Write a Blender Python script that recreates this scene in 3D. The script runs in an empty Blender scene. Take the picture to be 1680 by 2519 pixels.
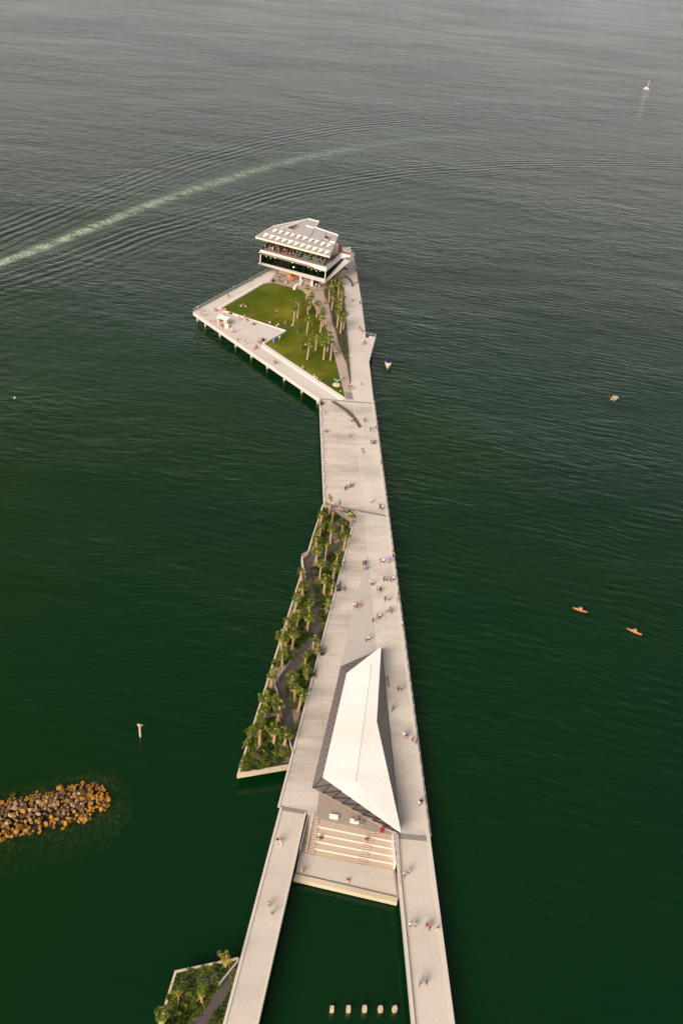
import bpy, bmesh, math, random
from math import sin, cos, tan, pi, radians, sqrt, atan2
from mathutils import Vector, Matrix
random.seed(7)
SC = bpy.context.scene
COL = SC.collection

# ------------------------------------------------------------------ camera
W0, H0 = 1680.0, 2519.0          # size of the photograph, used to measure from
FPX = 2250.0
PITCH = radians(36.4)
ROLL = radians(6.0)
ZD = 3.6                          # deck level above the water
CAMZ = 143.6
FW = Vector((0, cos(PITCH), -sin(PITCH)))
UP0 = Vector((0, sin(PITCH), cos(PITCH)))
RT0 = Vector((1, 0, 0))
RT = RT0 * cos(ROLL) + UP0 * sin(ROLL)
UP = UP0 * cos(ROLL) - RT0 * sin(ROLL)
EYE = Vector((0, 0, CAMZ))
cam_d = bpy.data.cameras.new("camera")
cam = bpy.data.objects.new("camera", cam_d)
COL.objects.link(cam)
m3 = Matrix((RT, UP, -FW)).transposed()
cam.matrix_world = Matrix.Translation(EYE) @ m3.to_4x4()
cam_d.sensor_fit = 'VERTICAL'
cam_d.sensor_height = 36
cam_d.lens = FPX / H0 * 36
cam_d.clip_start = 1
cam_d.clip_end = 30000
SC.camera = cam

def ray(u, v):
    return (FW * FPX + RT * (u - W0 / 2) - UP * (v - H0 / 2)).normalized()

def P(u, v, z=ZD):
    d = ray(u, v)
    t = (z - CAMZ) / d.z
    return EYE + d * t

def proj(p):
    q = Vector(p) - EYE
    k = FPX / q.dot(FW)
    return W0 / 2 + q.dot(RT) * k, H0 / 2 - q.dot(UP) * k

def above(base, u, v):
    """point on the sight line (u,v) nearest to the vertical through base"""
    d = ray(u, v)
    # minimise horizontal distance
    dh = Vector((d.x, d.y)); b = Vector((base.x, base.y))
    t = b.dot(dh) / dh.dot(dh)
    return EYE + d * t

def Z(ox, oy, s, pts):
    return [(ox + x / s, oy + y / s) for x, y in pts]

# ------------------------------------------------------------------ light
SUN_EL, SUN_AZ = radians(33), radians(207)     # azimuth clockwise from +Y, behind the camera to the left
sd = bpy.data.lights.new("sun", 'SUN')
sd.energy = 3.2
sd.angle = radians(32)
sd.color = (1.0, 0.865, 0.735)
sun = bpy.data.objects.new("sun", sd)
COL.objects.link(sun)
sdir = Vector((sin(SUN_AZ) * cos(SUN_EL), cos(SUN_AZ) * cos(SUN_EL), sin(SUN_EL)))
sun.rotation_euler = sdir.to_track_quat('Z', 'Y').to_euler()
sun.location = (0, 0, 300)
wd = bpy.data.worlds.new("World")
SC.world = wd
wd.use_nodes = True
nt = wd.node_tree
nt.nodes.clear()
sky = nt.nodes.new('ShaderNodeTexSky')
sky.sky_type = 'NISHITA'
sky.sun_disc = False
sky.sun_elevation = SUN_EL
sky.sun_rotation = SUN_AZ
sky.dust_density = 6.0
sky.air_density = 1.3
sky.ozone_density = 1.0
hs = nt.nodes.new('ShaderNodeHueSaturation')
hs.inputs['Saturation'].default_value = 0.32
tint = nt.nodes.new('ShaderNodeMixRGB')
tint.blend_type = 'MULTIPLY'
tint.inputs[0].default_value = 1.0
tint.inputs[2].default_value = (1.0, 0.95, 0.91, 1)
bg = nt.nodes.new('ShaderNodeBackground')
bg.inputs[1].default_value = 0.13
wo = nt.nodes.new('ShaderNodeOutputWorld')
nt.links.new(sky.outputs[0], hs.inputs['Color'])
nt.links.new(hs.outputs[0], tint.inputs[1])
# thin overcast: a pale cloud veil mixed over the clear sky
tcw = nt.nodes.new('ShaderNodeTexCoord')
cn = nt.nodes.new('ShaderNodeTexNoise'); cn.inputs['Scale'].default_value = 3.0; cn.inputs['Detail'].default_value = 4
nt.links.new(tcw.outputs['Generated'], cn.inputs['Vector'])
cloud = nt.nodes.new('ShaderNodeMixRGB')
cloud.inputs[1].default_value = (8.2, 7.7, 7.3, 1); cloud.inputs[2].default_value = (10.2, 9.7, 9.3, 1)
nt.links.new(cn.outputs[0], cloud.inputs[0])
sx_ = nt.nodes.new('ShaderNodeSeparateXYZ'); nt.links.new(tcw.outputs['Generated'], sx_.inputs[0])
el_ = nt.nodes.new('ShaderNodeValToRGB'); nt.links.new(sx_.outputs[2], el_.inputs[0])
el_.color_ramp.elements[0].position = 0.0; el_.color_ramp.elements[0].color = (.40, .40, .425, 1)
el_.color_ramp.elements[1].position = 1.0; el_.color_ramp.elements[1].color = (.09, .105, .11, 1)
for ps, cl in ((.18, (.56, .555, .575, 1)), (.38, (.37, .37, .38, 1)), (.56, (.19, .205, .21, 1)), (.8, (.11, .125, .13, 1))):
    e_ = el_.color_ramp.elements.new(ps); e_.color = cl
hz = nt.nodes.new('ShaderNodeMixRGB'); hz.blend_type = 'MULTIPLY'; hz.inputs[0].default_value = 1
nt.links.new(cloud.outputs[0], hz.inputs[1]); nt.links.new(el_.outputs[0], hz.inputs[2])
veil = nt.nodes.new('ShaderNodeMixRGB'); veil.inputs[0].default_value = 0.94
nt.links.new(tint.outputs[0], veil.inputs[1]); nt.links.new(hz.outputs[0], veil.inputs[2])
nt.links.new(veil.outputs[0], bg.inputs[0])
nt.links.new(bg.outputs[0], wo.inputs[0])
SC.view_settings.view_transform = 'Standard'
SC.view_settings.look = 'None'
SC.view_settings.gamma = 1
SC.view_settings.exposure = 0.68
SC.cycles.use_denoising = True
SC.cycles.max_bounces = 4
SC.cycles.transparent_max_bounces = 12
SC.cycles.sample_clamp_indirect = 4

ORD = ['first', 'second', 'third', 'fourth', 'fifth', 'sixth', 'seventh', 'eighth', 'ninth', 'tenth', 'eleventh', 'twelfth', 'thirteenth', 'fourteenth', 'fifteenth', 'sixteenth', 'seventeenth', 'eighteenth', 'nineteenth', 'twentieth']
# ------------------------------------------------------------------ materials
MATS = {}
def N(nt, t, **k):
    n = nt.nodes.new(t)
    for a, b in k.items():
        if a.startswith('i_'):
            key = a[2:]
            key = int(key) if key.isdigit() else key.replace('_', ' ')
            n.inputs[key].default_value = b
        else:
            setattr(n, a, b)
    return n

def mat(name, col, rough=0.7, var=0.12, scale=2.0, metal=0.0, spec=0.5, emit=0.0, bump=0.0):
    if name in MATS: return MATS[name]
    m = bpy.data.materials.new(name); m.use_nodes = True
    t = m.node_tree; b = t.nodes['Principled BSDF']
    tc = N(t, 'ShaderNodeTexCoord')
    nz = N(t, 'ShaderNodeTexNoise', i_Scale=scale, i_Detail=4.0)
    t.links.new(tc.outputs['Object'], nz.inputs['Vector'])
    mx = N(t, 'ShaderNodeMixRGB')
    mx.inputs[1].default_value = (*[c * (1 - var) for c in col], 1)
    mx.inputs[2].default_value = (*[min(1, c * (1 + var)) for c in col], 1)
    t.links.new(nz.outputs[0], mx.inputs[0])
    t.links.new(mx.outputs[0], b.inputs['Base Color'])
    b.inputs['Roughness'].default_value = rough
    b.inputs['Metallic'].default_value = metal
    b.inputs['Specular IOR Level'].default_value = spec
    if emit:
        b.inputs['Emission Color'].default_value = (*col, 1)
        b.inputs['Emission Strength'].default_value = emit
    if bump:
        bp = N(t, 'ShaderNodeBump', i_Strength=bump, i_Distance=0.05)
        t.links.new(nz.outputs[0], bp.inputs['Height'])
        t.links.new(bp.outputs[0], b.inputs['Normal'])
    MATS[name] = m
    return m

def concrete(name, col, stain=(0.30, 0.26, 0.23), stain_amt=0.35, joints=True, sx=0.33, sy=0.11, ang=0.0, jamt=0.35):
    m = bpy.data.materials.new(name); m.use_nodes = True
    t = m.node_tree; b = t.nodes['Principled BSDF']; L = t.links.new
    tc = N(t, 'ShaderNodeTexCoord')
    mp = N(t, 'ShaderNodeMapping'); mp.inputs['Rotation'].default_value = (0, 0, ang)
    L(tc.outputs['Object'], mp.inputs['Vector'])
    n1 = N(t, 'ShaderNodeTexNoise', i_Scale=0.09, i_Detail=6.0, i_Roughness=0.62)
    st = N(t, 'ShaderNodeMapping'); st.inputs['Scale'].default_value = (0.45, 1.6, 1)
    L(mp.outputs[0], st.inputs['Vector']); L(st.outputs[0], n1.inputs['Vector'])
    n2 = N(t, 'ShaderNodeTexNoise', i_Scale=1.7, i_Detail=5.0)
    L(mp.outputs[0], n2.inputs['Vector'])
    r1 = N(t, 'ShaderNodeValToRGB')
    r1.color_ramp.elements[0].position = 0.44; r1.color_ramp.elements[0].color = (0, 0, 0, 1)
    r1.color_ramp.elements[1].position = 0.64; r1.color_ramp.elements[1].color = (1, 1, 1, 1)
    L(n1.outputs[0], r1.inputs[0])
    ml = N(t, 'ShaderNodeMath', operation='MULTIPLY'); ml.inputs[1].default_value = stain_amt
    L(r1.outputs[0], ml.inputs[0])
    a = N(t, 'ShaderNodeMixRGB'); a.inputs[1].default_value = (*col, 1); a.inputs[2].default_value = (*stain, 1)
    L(ml.outputs[0], a.inputs[0])
    f = N(t, 'ShaderNodeMixRGB', blend_type='MULTIPLY'); f.inputs[0].default_value = 0.5
    rr = N(t, 'ShaderNodeValToRGB')
    rr.color_ramp.elements[0].position = 0.3; rr.color_ramp.elements[0].color = (0.90, 0.90, 0.89, 1)
    rr.color_ramp.elements[1].position = 0.7; rr.color_ramp.elements[1].color = (1.07, 1.06, 1.05, 1)
    L(n2.outputs[0], rr.inputs[0]); L(a.outputs[0], f.inputs[1]); L(rr.outputs[0], f.inputs[2])
    out = f
    if joints:
        br = N(t, 'ShaderNodeTexBrick')
        br.offset = 0.0; br.squash = 1.0
        br.inputs['Scale'].default_value = 1.0
        br.inputs['Mortar Size'].default_value = 0.05
        br.inputs['Mortar Smooth'].default_value = 0.5
        br.inputs['Brick Width'].default_value = 1 / sx
        br.inputs['Row Height'].default_value = 1 / sy
        br.inputs['Color1'].default_value = (1, 1, 1, 1); br.inputs['Color2'].default_value = (0.93, 0.93, 0.93, 1)
        br.inputs['Mortar'].default_value = (0.25, 0.22, 0.2, 1)
        L(mp.outputs[0], br.inputs['Vector'])
        nm = N(t, 'ShaderNodeTexNoise', i_Scale=0.12, i_Detail=2.0); L(mp.outputs[0], nm.inputs['Vector'])
        mm = N(t, 'ShaderNodeMath', operation='MULTIPLY'); mm.inputs[1].default_value = jamt * 1.6
        L(nm.outputs[0], mm.inputs[0])
        j = N(t, 'ShaderNodeMixRGB', blend_type='MULTIPLY')
        L(mm.outputs[0], j.inputs[0]); L(f.outputs[0], j.inputs[1]); L(br.outputs[0], j.inputs[2])
        out = j
    L(out.outputs[0], b.inputs['Base Color'])
    b.inputs['Roughness'].default_value = 0.8
    b.inputs['Specular IOR Level'].default_value = 0.3
    bp = N(t, 'ShaderNodeBump', i_Strength=0.25, i_Distance=0.03)
    L(n2.outputs[0], bp.inputs['Height']); L(bp.outputs[0], b.inputs['Normal'])
    MATS[name] = m
    return m

DECKANG = -atan2((P(1058, 2060) - P(920, 991)).y * -1, (P(1058, 2060) - P(920, 991)).x * -1) + pi / 2
m_deck = concrete('deck_concrete', (0.61, 0.535, 0.48), ang=DECKANG, sx=0.16, sy=0.32, jamt=.55, stain_amt=.6)
m_head = concrete('plaza_concrete', (0.62, 0.56, 0.52), stain_amt=0.2, ang=0.5, sx=0.2, sy=0.35, jamt=0.10)
m_ramp = concrete('ramp_concrete', (0.60, 0.53, 0.47), stain_amt=0.22, ang=DECKANG, sx=0.07, sy=0.22, jamt=0.10)
m_band = concrete('band_concrete', (0.62, 0.56, 0.505), stain_amt=0.5, ang=DECKANG, sx=0.22, sy=0.3, jamt=0.3)
m_wedge = concrete('wedge_concrete', (0.50, 0.455, 0.425), stain_amt=0.2, joints=False)
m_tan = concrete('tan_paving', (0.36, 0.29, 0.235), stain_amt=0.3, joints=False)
m_path = concrete('path_paving', (0.44, 0.35, 0.30), stain_amt=0.3, joints=False)
m_step = concrete('step_concrete', (0.52, 0.42, 0.34), stain=(0.40, 0.30, 0.22), stain_amt=0.4, joints=False)
m_nose = mat('step_nosing', (0.78, 0.68, 0.56))
m_white = mat('white_concrete', (0.72, 0.66, 0.60), var=0.05)
m_wall = concrete('pier_wall', (0.62, 0.52, 0.38), stain=(0.3, 0.25, 0.16), stain_amt=0.35, joints=False)
m_pile = mat('pile_concrete', (0.55, 0.44, 0.30), var=0.35, scale=3, bump=0.3)
m_kerb = mat('kerb_concrete', (0.60, 0.54, 0.485), var=.06)
m_asph = concrete('garden_path', (0.088, 0.068, 0.066), stain=(0.11, 0.09, 0.085), joints=False)
m_dark = mat('dark_joint', (0.10, 0.085, 0.08))
m_grey = mat('grey_joint', (0.25, 0.215, 0.205))
m_steel = mat('steel', (0.42, 0.40, 0.38), rough=0.4, metal=0.6)
m_black = mat('black_plastic', (0.02, 0.02, 0.025), rough=0.5)

# ------------------------------------------------------------------ mesh helpers
def tag(o, label=None, cat=None, group=None, kind=None):
    if label: o['label'] = label
    if cat: o['category'] = cat
    if group: o['group'] = group
    if kind: o['kind'] = kind
    return o

class MB:
    def __init__(s): s.v = []; s.f = []; s.mi = []
    def add(s, vs, fs, mi=0):
        n = len(s.v); s.v += [tuple(p) for p in vs]
        s.f += [tuple(i + n for i in f) for f in fs]; s.mi += [mi] * len(fs)
    def box(s, c, size, rz=0, mi=0, taper=1.0):
        hx, hy, hz = [k / 2 for k in size]; vs = []
        for z, k in ((-hz, 1), (hz, taper)):
            for x, y in ((-hx, -hy), (hx, -hy), (hx, hy), (-hx, hy)):
                x *= k; y *= k
                vs.append((c[0] + x * cos(rz) - y * sin(rz), c[1] + x * sin(rz) + y * cos(rz), c[2] + z))
        s.add(vs, [(3, 2, 1, 0), (4, 5, 6, 7), (0, 1, 5, 4), (1, 2, 6, 5), (2, 3, 7, 6), (3, 0, 4, 7)], mi)
    def tube(s, pts, rad, n=8, mi=0, cap=True):
        pts = [Vector(p) for p in pts]
        if not isinstance(rad, (list, tuple)): rad = [rad] * len(pts)
        vs = []
        for i, p in enumerate(pts):
            a = pts[max(0, i - 1)]; b = pts[min(len(pts) - 1, i + 1)]
            d = (b - a).normalized()
            u = d.cross(Vector((0.13, 0.97, 0.2))).normalized(); w = d.cross(u)
            for k in range(n):
                t = 2 * pi * k / n
                vs.append(p + (u * cos(t) + w * sin(t)) * rad[i])
        fs = []
        for i in range(len(pts) - 1):
            for k in range(n):
                k2 = (k + 1) % n
                fs.append((i * n + k, i * n + k2, (i + 1) * n + k2, (i + 1) * n + k))
        if cap:
            fs.append(tuple(range(n))[::-1]); fs.append(tuple((len(pts) - 1) * n + k for k in range(n)))
        s.add(vs, fs, mi)
    def prism(s, bot, top, mi=0):
        n = len(bot)
        s.add(list(bot) + list(top), [tuple(range(n))[::-1], tuple(range(n, 2 * n))] +
              [(i, (i + 1) % n, n + (i + 1) % n, n + i) for i in range(n)], mi)
    def ell(s, c, r, n=8, m=5, mi=0):
        vs = []; fs = []
        for j in range(m + 1):
            ph = pi * j / m
            for k in range(n):
                t = 2 * pi * k / n
                vs.append((c[0] + r[0] * sin(ph) * cos(t), c[1] + r[1] * sin(ph) * sin(t), c[2] + r[2] * cos(ph)))
        for j in range(m):
            for k in range(n):
                k2 = (k + 1) % n
                fs.append((j * n + k, (j + 1) * n + k, (j + 1) * n + k2, j * n + k2))
        s.add(vs, fs, mi)
    def mesh(s, name, mats, smooth=False, fix=True):
        me = bpy.data.meshes.new(name)
        me.from_pydata(s.v, [], s.f)
        for m in (mats if isinstance(mats, (list, tuple)) else [mats]): me.materials.append(m)
        me.polygons.foreach_set('material_index', s.mi)
        if smooth: me.polygons.foreach_set('use_smooth', [True] * len(s.f))
        me.update()
        if fix:
            bm = bmesh.new(); bm.from_mesh(me)
            bmesh.ops.remove_doubles(bm, verts=bm.verts, dist=1e-5)
            bmesh.ops.recalc_face_normals(bm, faces=bm.faces)
            bm.to_mesh(me); bm.free()
        return me
    def build(s, name, mats, parent=None, smooth=False, loc=None, rz=0, fix=True):
        o = bpy.data.objects.new(name, s.mesh(name, mats, smooth, fix))
        COL.objects.link(o)
        if parent: o.parent = parent
        if loc is not None: o.location = loc
        if rz: o.rotation_euler.z = rz
        return o

def empty(name, loc, rz=0):
    o = bpy.data.objects.new(name, None); COL.objects.link(o)
    o.empty_display_size = 0.2
    o.location = loc; o.rotation_euler.z = rz
    return o

def children_of(o): return [c for c in o.children]
def copy_tree(o, parent=None):
    c = o.copy(); COL.objects.link(c); c.parent = parent
    for ch in list(o.children): copy_tree(ch, c)
    return c

def link(name, me, parent=None, loc=None, rz=0):
    o = bpy.data.objects.new(name, me); COL.objects.link(o)
    if parent: o.parent = parent
    if loc is not None: o.location = loc
    o.rotation_euler.z = rz
    return o

def at(pts, z): return [Vector((p.x, p.y, z)) for p in pts]

def slab(name, px, z, thick, mt, parent=None, kind='structure', zpx=None):
    w = [P(u, v, z if zpx is None else zpx) for u, v in px]
    b = MB(); b.prism(at(w, z - thick), at(w, z))
    o = b.build(name, mt, parent)
    if kind and not parent: o['kind'] = kind
    return o

def strip(pxline, width, z0, z1, side=0.0, closed=False):
    """box strip following a px polyline measured at height z1; side shifts it sideways in metres"""
    w = [P(u, v, z1) for u, v in pxline]
    return wstrip(w, width, z0, z1, side, closed)

def wstrip(w, width, z0, z1, side=0.0, closed=False):
    n = len(w); L = []; R = []
    for i in range(n):
        if closed: a, c = w[i - 1], w[(i + 1) % n]
        else: a, c = w[max(0, i - 1)], w[min(n - 1, i + 1)]
        if 0 < i < n - 1 or closed:
            d1 = (w[i] - a).to_2d().normalized(); d2 = (c - w[i]).to_2d().normalized()
            d = (d1 + d2).normalized(); k = 1 / max(0.5, d.dot(d1))
        else:
            d = (c - a).to_2d().normalized(); k = 1
        nn = Vector((-d.y, d.x)) * k
        L.append(w[i].to_2d() + nn * (side + width / 2)); R.append(w[i].to_2d() + nn * (side - width / 2))
    b = MB()
    for i in range(n if closed else n - 1):
        j = (i + 1) % n
        q = [L[i], R[i], R[j], L[j]]
        b.prism([(p.x, p.y, z0) for p in q], [(p.x, p.y, z1) for p in q])
    return b

# ------------------------------------------------------------------ decks (setting)
A_px = [(785.3, 981), (920, 991), (1058, 2060), (973, 2052), (964, 2050), (785, 2013), (758, 2006), (754.5, 1998),
        (689, 1985), (872, 1284), (845, 1267), (815, 1246), (796.5, 1239)]
main = slab('pier_deck', A_px, ZD, 1.3, m_deck)
LR_px = [(689, 1985), (754.5, 1998), (584, 2750), (487.6, 2750)]
lramp = slab('left_ramp', LR_px, ZD - 0.02, 1.0, m_ramp)
RR_px = [(973, 2052), (1058, 2060), (1118.7, 2519), (1148.7, 2750), (1036, 2750), (1013.3, 2519), (980.5, 2170)]
rramp = slab('right_ramp', RR_px, ZD - 0.02, 1.0, m_ramp)
HEAD_px = [(475.3, 767), (690, 652), (760, 612), (860, 608), (868, 625), (875, 655), (889, 750), (899, 824.4), (924, 829),
           (907.8, 888.5), (920, 991), (785.3, 981)]
head = slab('pier_head_deck', HEAD_px, ZD, 1.3, m_head)

# paving bands on the main deck
line = Z(760, 940, 6.72, [(735, 345), (745, 480), (800, 1000), (850, 1500), (900, 1850), (935, 2250)]) + \
    Z(700, 1200, 5.227, [(1075, 800), (1120, 1250), (1190, 2091)]) + [(938, 1700), (952, 1870), (974, 2051)]
b = MB()
top = [P(u, v, ZD + .006) for u, v in line]
rt = [P(u, v, ZD + .006) for u, v in [(918, 992), (1055, 2058)]]
w = top + rt[::-1]
b.prism(at(w, ZD - .02), w)
o = b.build('paving_band', m_band); o['kind'] = 'structure'
b = MB()
for a, c in zip(line[:-1], line[1:]):
    pass
o = strip(line, 0.18, ZD - .01, ZD + .012).build('paving_line', m_kerb); o['kind'] = 'structure'
wedge = [(904, 1362), (881.7, 1446), (858.8, 1544), (849.5, 1586), (830, 1660), (925, 1660), (925.5, 1590), (913, 1440)]
b = MB(); w = [P(u, v, ZD + .009) for u, v in wedge]; b.prism(at(w, ZD - .02), w)
o = b.build('paving_wedge', m_wedge); o['kind'] = 'structure'

# tan plaza under the building and the walk beside the lawn
lawn_r = Z(640, 680, 5.227, [(545, 180), (590, 230), (670, 340), (760, 520), (830, 620), (930, 930), (1000, 1200), (1090, 1552)])
walk_r = Z(640, 680, 5.227, [(815, 195), (830, 260), (880, 360), (905, 480), (930, 600), (960, 690), (1030, 930), (1110, 1130), (1155, 1380), (1200, 1588)])
def sheet(name, px, z, mt, kind='structure'):
    w = [P(u, v, z) for u, v in px]; b = MB(); b.prism(at(w, z - .03), w)
    o = b.build(name, mt)
    if kind: o['kind'] = kind
    return o
sheet('pavement', lawn_r + walk_r[::-1], ZD + .005, m_path)
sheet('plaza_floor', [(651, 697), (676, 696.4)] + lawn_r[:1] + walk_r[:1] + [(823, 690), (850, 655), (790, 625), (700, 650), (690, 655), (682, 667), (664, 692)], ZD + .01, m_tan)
sheet('pavement_patch', Z(640, 680, 5.227, [(1088, 1492), (1180, 1490), (1200, 1582), (1112, 1582)]), ZD + .013, m_grey)

# lawn: base sheet plus blades
m_lawn = bpy.data.materials.new('lawn_turf'); m_lawn.use_nodes = True
t = m_lawn.node_tree; pb = t.nodes['Principled BSDF']
tc = N(t, 'ShaderNodeTexCoord'); n1 = N(t, 'ShaderNodeTexNoise', i_Scale=0.07, i_Detail=5.0); n2 = N(t, 'ShaderNodeTexNoise', i_Scale=3.0, i_Detail=6.0)
t.links.new(tc.outputs['Object'], n1.inputs['Vector']); t.links.new(tc.outputs['Object'], n2.inputs['Vector'])
r = N(t, 'ShaderNodeValToRGB')
r.color_ramp.elements[0].position = 0.35; r.color_ramp.elements[0].color = (0.055, 0.095, 0.005, 1)
r.color_ramp.elements[1].position = 0.68; r.color_ramp.elements[1].color = (0.19, 0.18, 0.018, 1)
e = r.color_ramp.elements.new(0.5); e.color = (0.095, 0.112, 0.008, 1)
t.links.new(n1.outputs[0], r.inputs[0])
mx = N(t, 'ShaderNodeMixRGB', blend_type='MULTIPLY'); mx.inputs[0].default_value = 0.6
rr = N(t, 'ShaderNodeValToRGB'); rr.color_ramp.elements[0].position = .3; rr.color_ramp.elements[1].position = .7
rr.color_ramp.elements[0].color = (.55, .55, .5, 1); rr.color_ramp.elements[1].color = (1.2, 1.2, 1.1, 1)
t.links.new(n2.outputs[0], rr.inputs[0]); t.links.new(r.outputs[0], mx.inputs[1]); t.links.new(rr.outputs[0], mx.inputs[2])
t.links.new(mx.outputs[0], pb.inputs['Base Color']); pb.inputs['Roughness'].default_value = .9
pb.inputs['Specular IOR Level'].default_value = 0.1
lawn_px = [(545, 759), (651, 697.4), (676, 696.4)] + lawn_r + [(651.5, 845.5), (703, 813)]
o = sheet('lawn', lawn_px, ZD + .05, m_lawn)

# hedge bed on the head
bed_r = Z(640, 680, 5.227, [(1165, 1360), (1130, 900), (1100, 520), (1075, 200), (1050, 60), (960, 40)])
bed_px = walk_r[:-1] + [(862.5, 944)] + bed_r
m_soil = mat('planting_soil', (0.13, 0.095, 0.07), var=0.4, scale=1.5, bump=0.6)
sheet('planting_soil', bed_px, ZD + .08, m_soil)

# curbs and seat walls on the head
def thing(b, name, mt, label, cat, group=None, smooth=False, loc=None):
    o = b.build(name, mt, smooth=smooth, loc=loc); tag(o, label, cat, group); return o
thing(strip([(850, 978.5), (651.5, 847)], 1.5, ZD, ZD + .45, side=.85), 'seat_wall', m_white,
      'long white low wall between the lawn and the lower left quay', 'seat wall')
thing(strip([(705, 813), (651, 843)], .5, ZD, ZD + .5, side=-.3), 'seat_wall', m_white,
      'short white wall along the right edge of the pale triangular plaza', 'seat wall')
thing(strip([(543, 758), (650, 695.5)], 1.1, ZD, ZD + .3, side=.6), 'seat_wall', m_white,
      'white raised edge along the upper left side of the lawn', 'seat wall')
thing(strip([(546, 761), (702, 811.5)], .35, ZD, ZD + .25, side=-.2), 'kerb_edge', m_white,
      'thin pale kerb between triangular plaza and lawn', 'kerb')

# edge curbs (parts of the decks)
def edge(px, parent, width=.5, h=.18, side=0, mt=None, z=ZD):
    strip(px, width, z - .05, z + h, side=side).build('kerb', mt or m_kerb, parent)
edge([(919.5, 991), (1057.5, 2060)], main, width=.55, side=-.3)
edge([(872, 1284), (689, 1985)], main, width=.4, side=-.25)
edge([(785.5, 981), (796.5, 1239)], main, width=.4, side=.25)
edge([(1058, 2060), (1118.7, 2519), (1148.7, 2750)], rramp, width=.6, side=-.3)
edge([(973, 2052), (980.5, 2170), (1013.3, 2519), (1036, 2750)], rramp, width=.45, h=.5, side=.25)
edge([(689, 1985), (487.6, 2750)], lramp, width=.4, side=.25)
edge([(754.5, 1998), (584, 2750)], lramp, width=.3, side=-.2)
edge([(785.3, 981), (475.3, 767)], head, width=.5, side=-.3)
edge([(475.3, 767), (690, 652)], head, width=.4, side=-.25)
edge([(889, 750), (899, 824.4), (924, 829), (907.8, 888.5), (919.5, 991)], head, width=.5, side=-.3)

# expansion joints between the decks
for px, wd_, mt in (([(787, 981.5), (918, 992)], .6, m_grey), ([(800, 1236), (820, 1244), (955, 1270)], .8, m_grey),
                    ([(690, 1987), (754, 1999)], .9, m_grey), ([(975, 2056), (1057, 2063)], 1.1, m_grey)):
    o = strip(px, wd_, ZD - .02, ZD + .02).build('expansion_joint', mt); o['kind'] = 'structure'

# low wall facing the garden at the bend
thing(strip([(797, 1240), (815, 1246), (845, 1267), (871, 1284)], .4, ZD - 1.2, ZD + .5, side=.2), 'bench_wall', m_grey,
      'grey low wall behind the topmost palms of the long garden', 'wall')

# curved dark benches
def curved(px, name, label, h=.4):
    w = [P(u, v, ZD + h) for u, v in px]
    b = MB(); b.prism(at(w, ZD), w); return thing(b, name, MATS.get('bench_metal') or mat('bench_metal', (0.10, 0.085, 0.085), rough=.7), label, 'bench', 'curved benches on the pier')
o1 = Z(760, 940, 6.72, [(370, 315), (470, 375), (600, 470), (700, 560), (770, 650), (820, 735)])
i1 = Z(760, 940, 6.72, [(430, 315), (520, 370), (650, 455), (740, 540), (810, 640), (860, 735)])
curved(o1 + i1[::-1], 'curved_bench', 'long dark curved bench across the pale waist of the pier')
o1 = Z(780, 600, 10.45, [(700, 825), (760, 850), (830, 910), (875, 980), (890, 1075)])
i1 = Z(780, 600, 10.45, [(710, 815), (780, 840), (860, 895), (915, 970), (938, 1075)])
curved(o1 + i1[::-1], 'curved_bench', 'dark curved bench right of the palms by the restaurant')
o1 = Z(780, 600, 10.45, [(672, 600), (690, 593), (785, 630), (780, 645)])
curved(o1, 'curved_bench', 'shortest dark bench beneath the terrace overhang')

# ------------------------------------------------------------------ garden levels
ZG = ZD - 0.7
G1 = Z(700, 1200, 5.227, [(495, 215), (425, 440), (370, 600), (295, 860), (225, 890), (240, 1035), (0, 1790)]) + \
    Z(560, 1560, 5.227, [(500, 650), (330, 1180), (140, 1790)])
G1b = [(720.7, 1877)]
m_bed = concrete('garden_soil', (0.32, 0.235, 0.195), stain=(0.10, 0.07, 0.05), stain_amt=0.8, joints=False)
gpoly = G1 + G1b + [(872, 1285), (845, 1268), (815, 1247)]
wg = [P(u, v, ZG) for u, v in gpoly]
# keep the right border exactly under the deck edge
def under(u, v): q = P(u, v, ZD); return Vector((q.x, q.y, ZG))
for k, q in ((len(G1), (720.7, 1866)), (len(G1) + 1, (872, 1284)), (len(G1) + 2, (845, 1267)), (len(G1) + 3, (815, 1246))):
    wg[k] = under(*q)
wg.append(under(797, 1239.5))
b = MB(); b.prism(at(wg, ZG - .8), at(wg, ZG)); o = b.build('garden_bed', m_bed); o['kind'] = 'structure'
rim = [P(u, v, ZG + .3) for u, v in G1[3:]]
o = wstrip([P(u, v, ZG + .3) for u, v in [(720.5, 1880)] + G1[::-1]], .38, ZG - .9, ZG + .3, side=0)
thing(o, 'garden_wall', m_wall, 'pale concrete rim wall around the long palm garden', 'wall')
pl_l = Z(700, 1200, 5.227, [(838, 632), (500, 780), (240, 895), (243, 1035), (290, 1300), (370, 1760), (310, 1890)]) + \
    Z(560, 1560, 5.227, [(1000, 90), (740, 450), (612, 640), (620, 700), (690, 1000), (845, 1545)])
pl_r = Z(560, 1560, 5.227, [(895, 1330), (830, 1000), (755, 690), (760, 640), (880, 460), (1085, 180)]) + \
    Z(700, 1200, 5.227, [(480, 1840), (475, 1760), (410, 1400), (345, 970), (540, 870), (822, 705)])
w = [P(u, v, ZG + .05) for u, v in pl_l + pl_r]
b = MB(); b.prism(at(w, ZG - .02), w); o = b.build('garden_walkway', m_asph); o['kind'] = 'structure'
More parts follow.
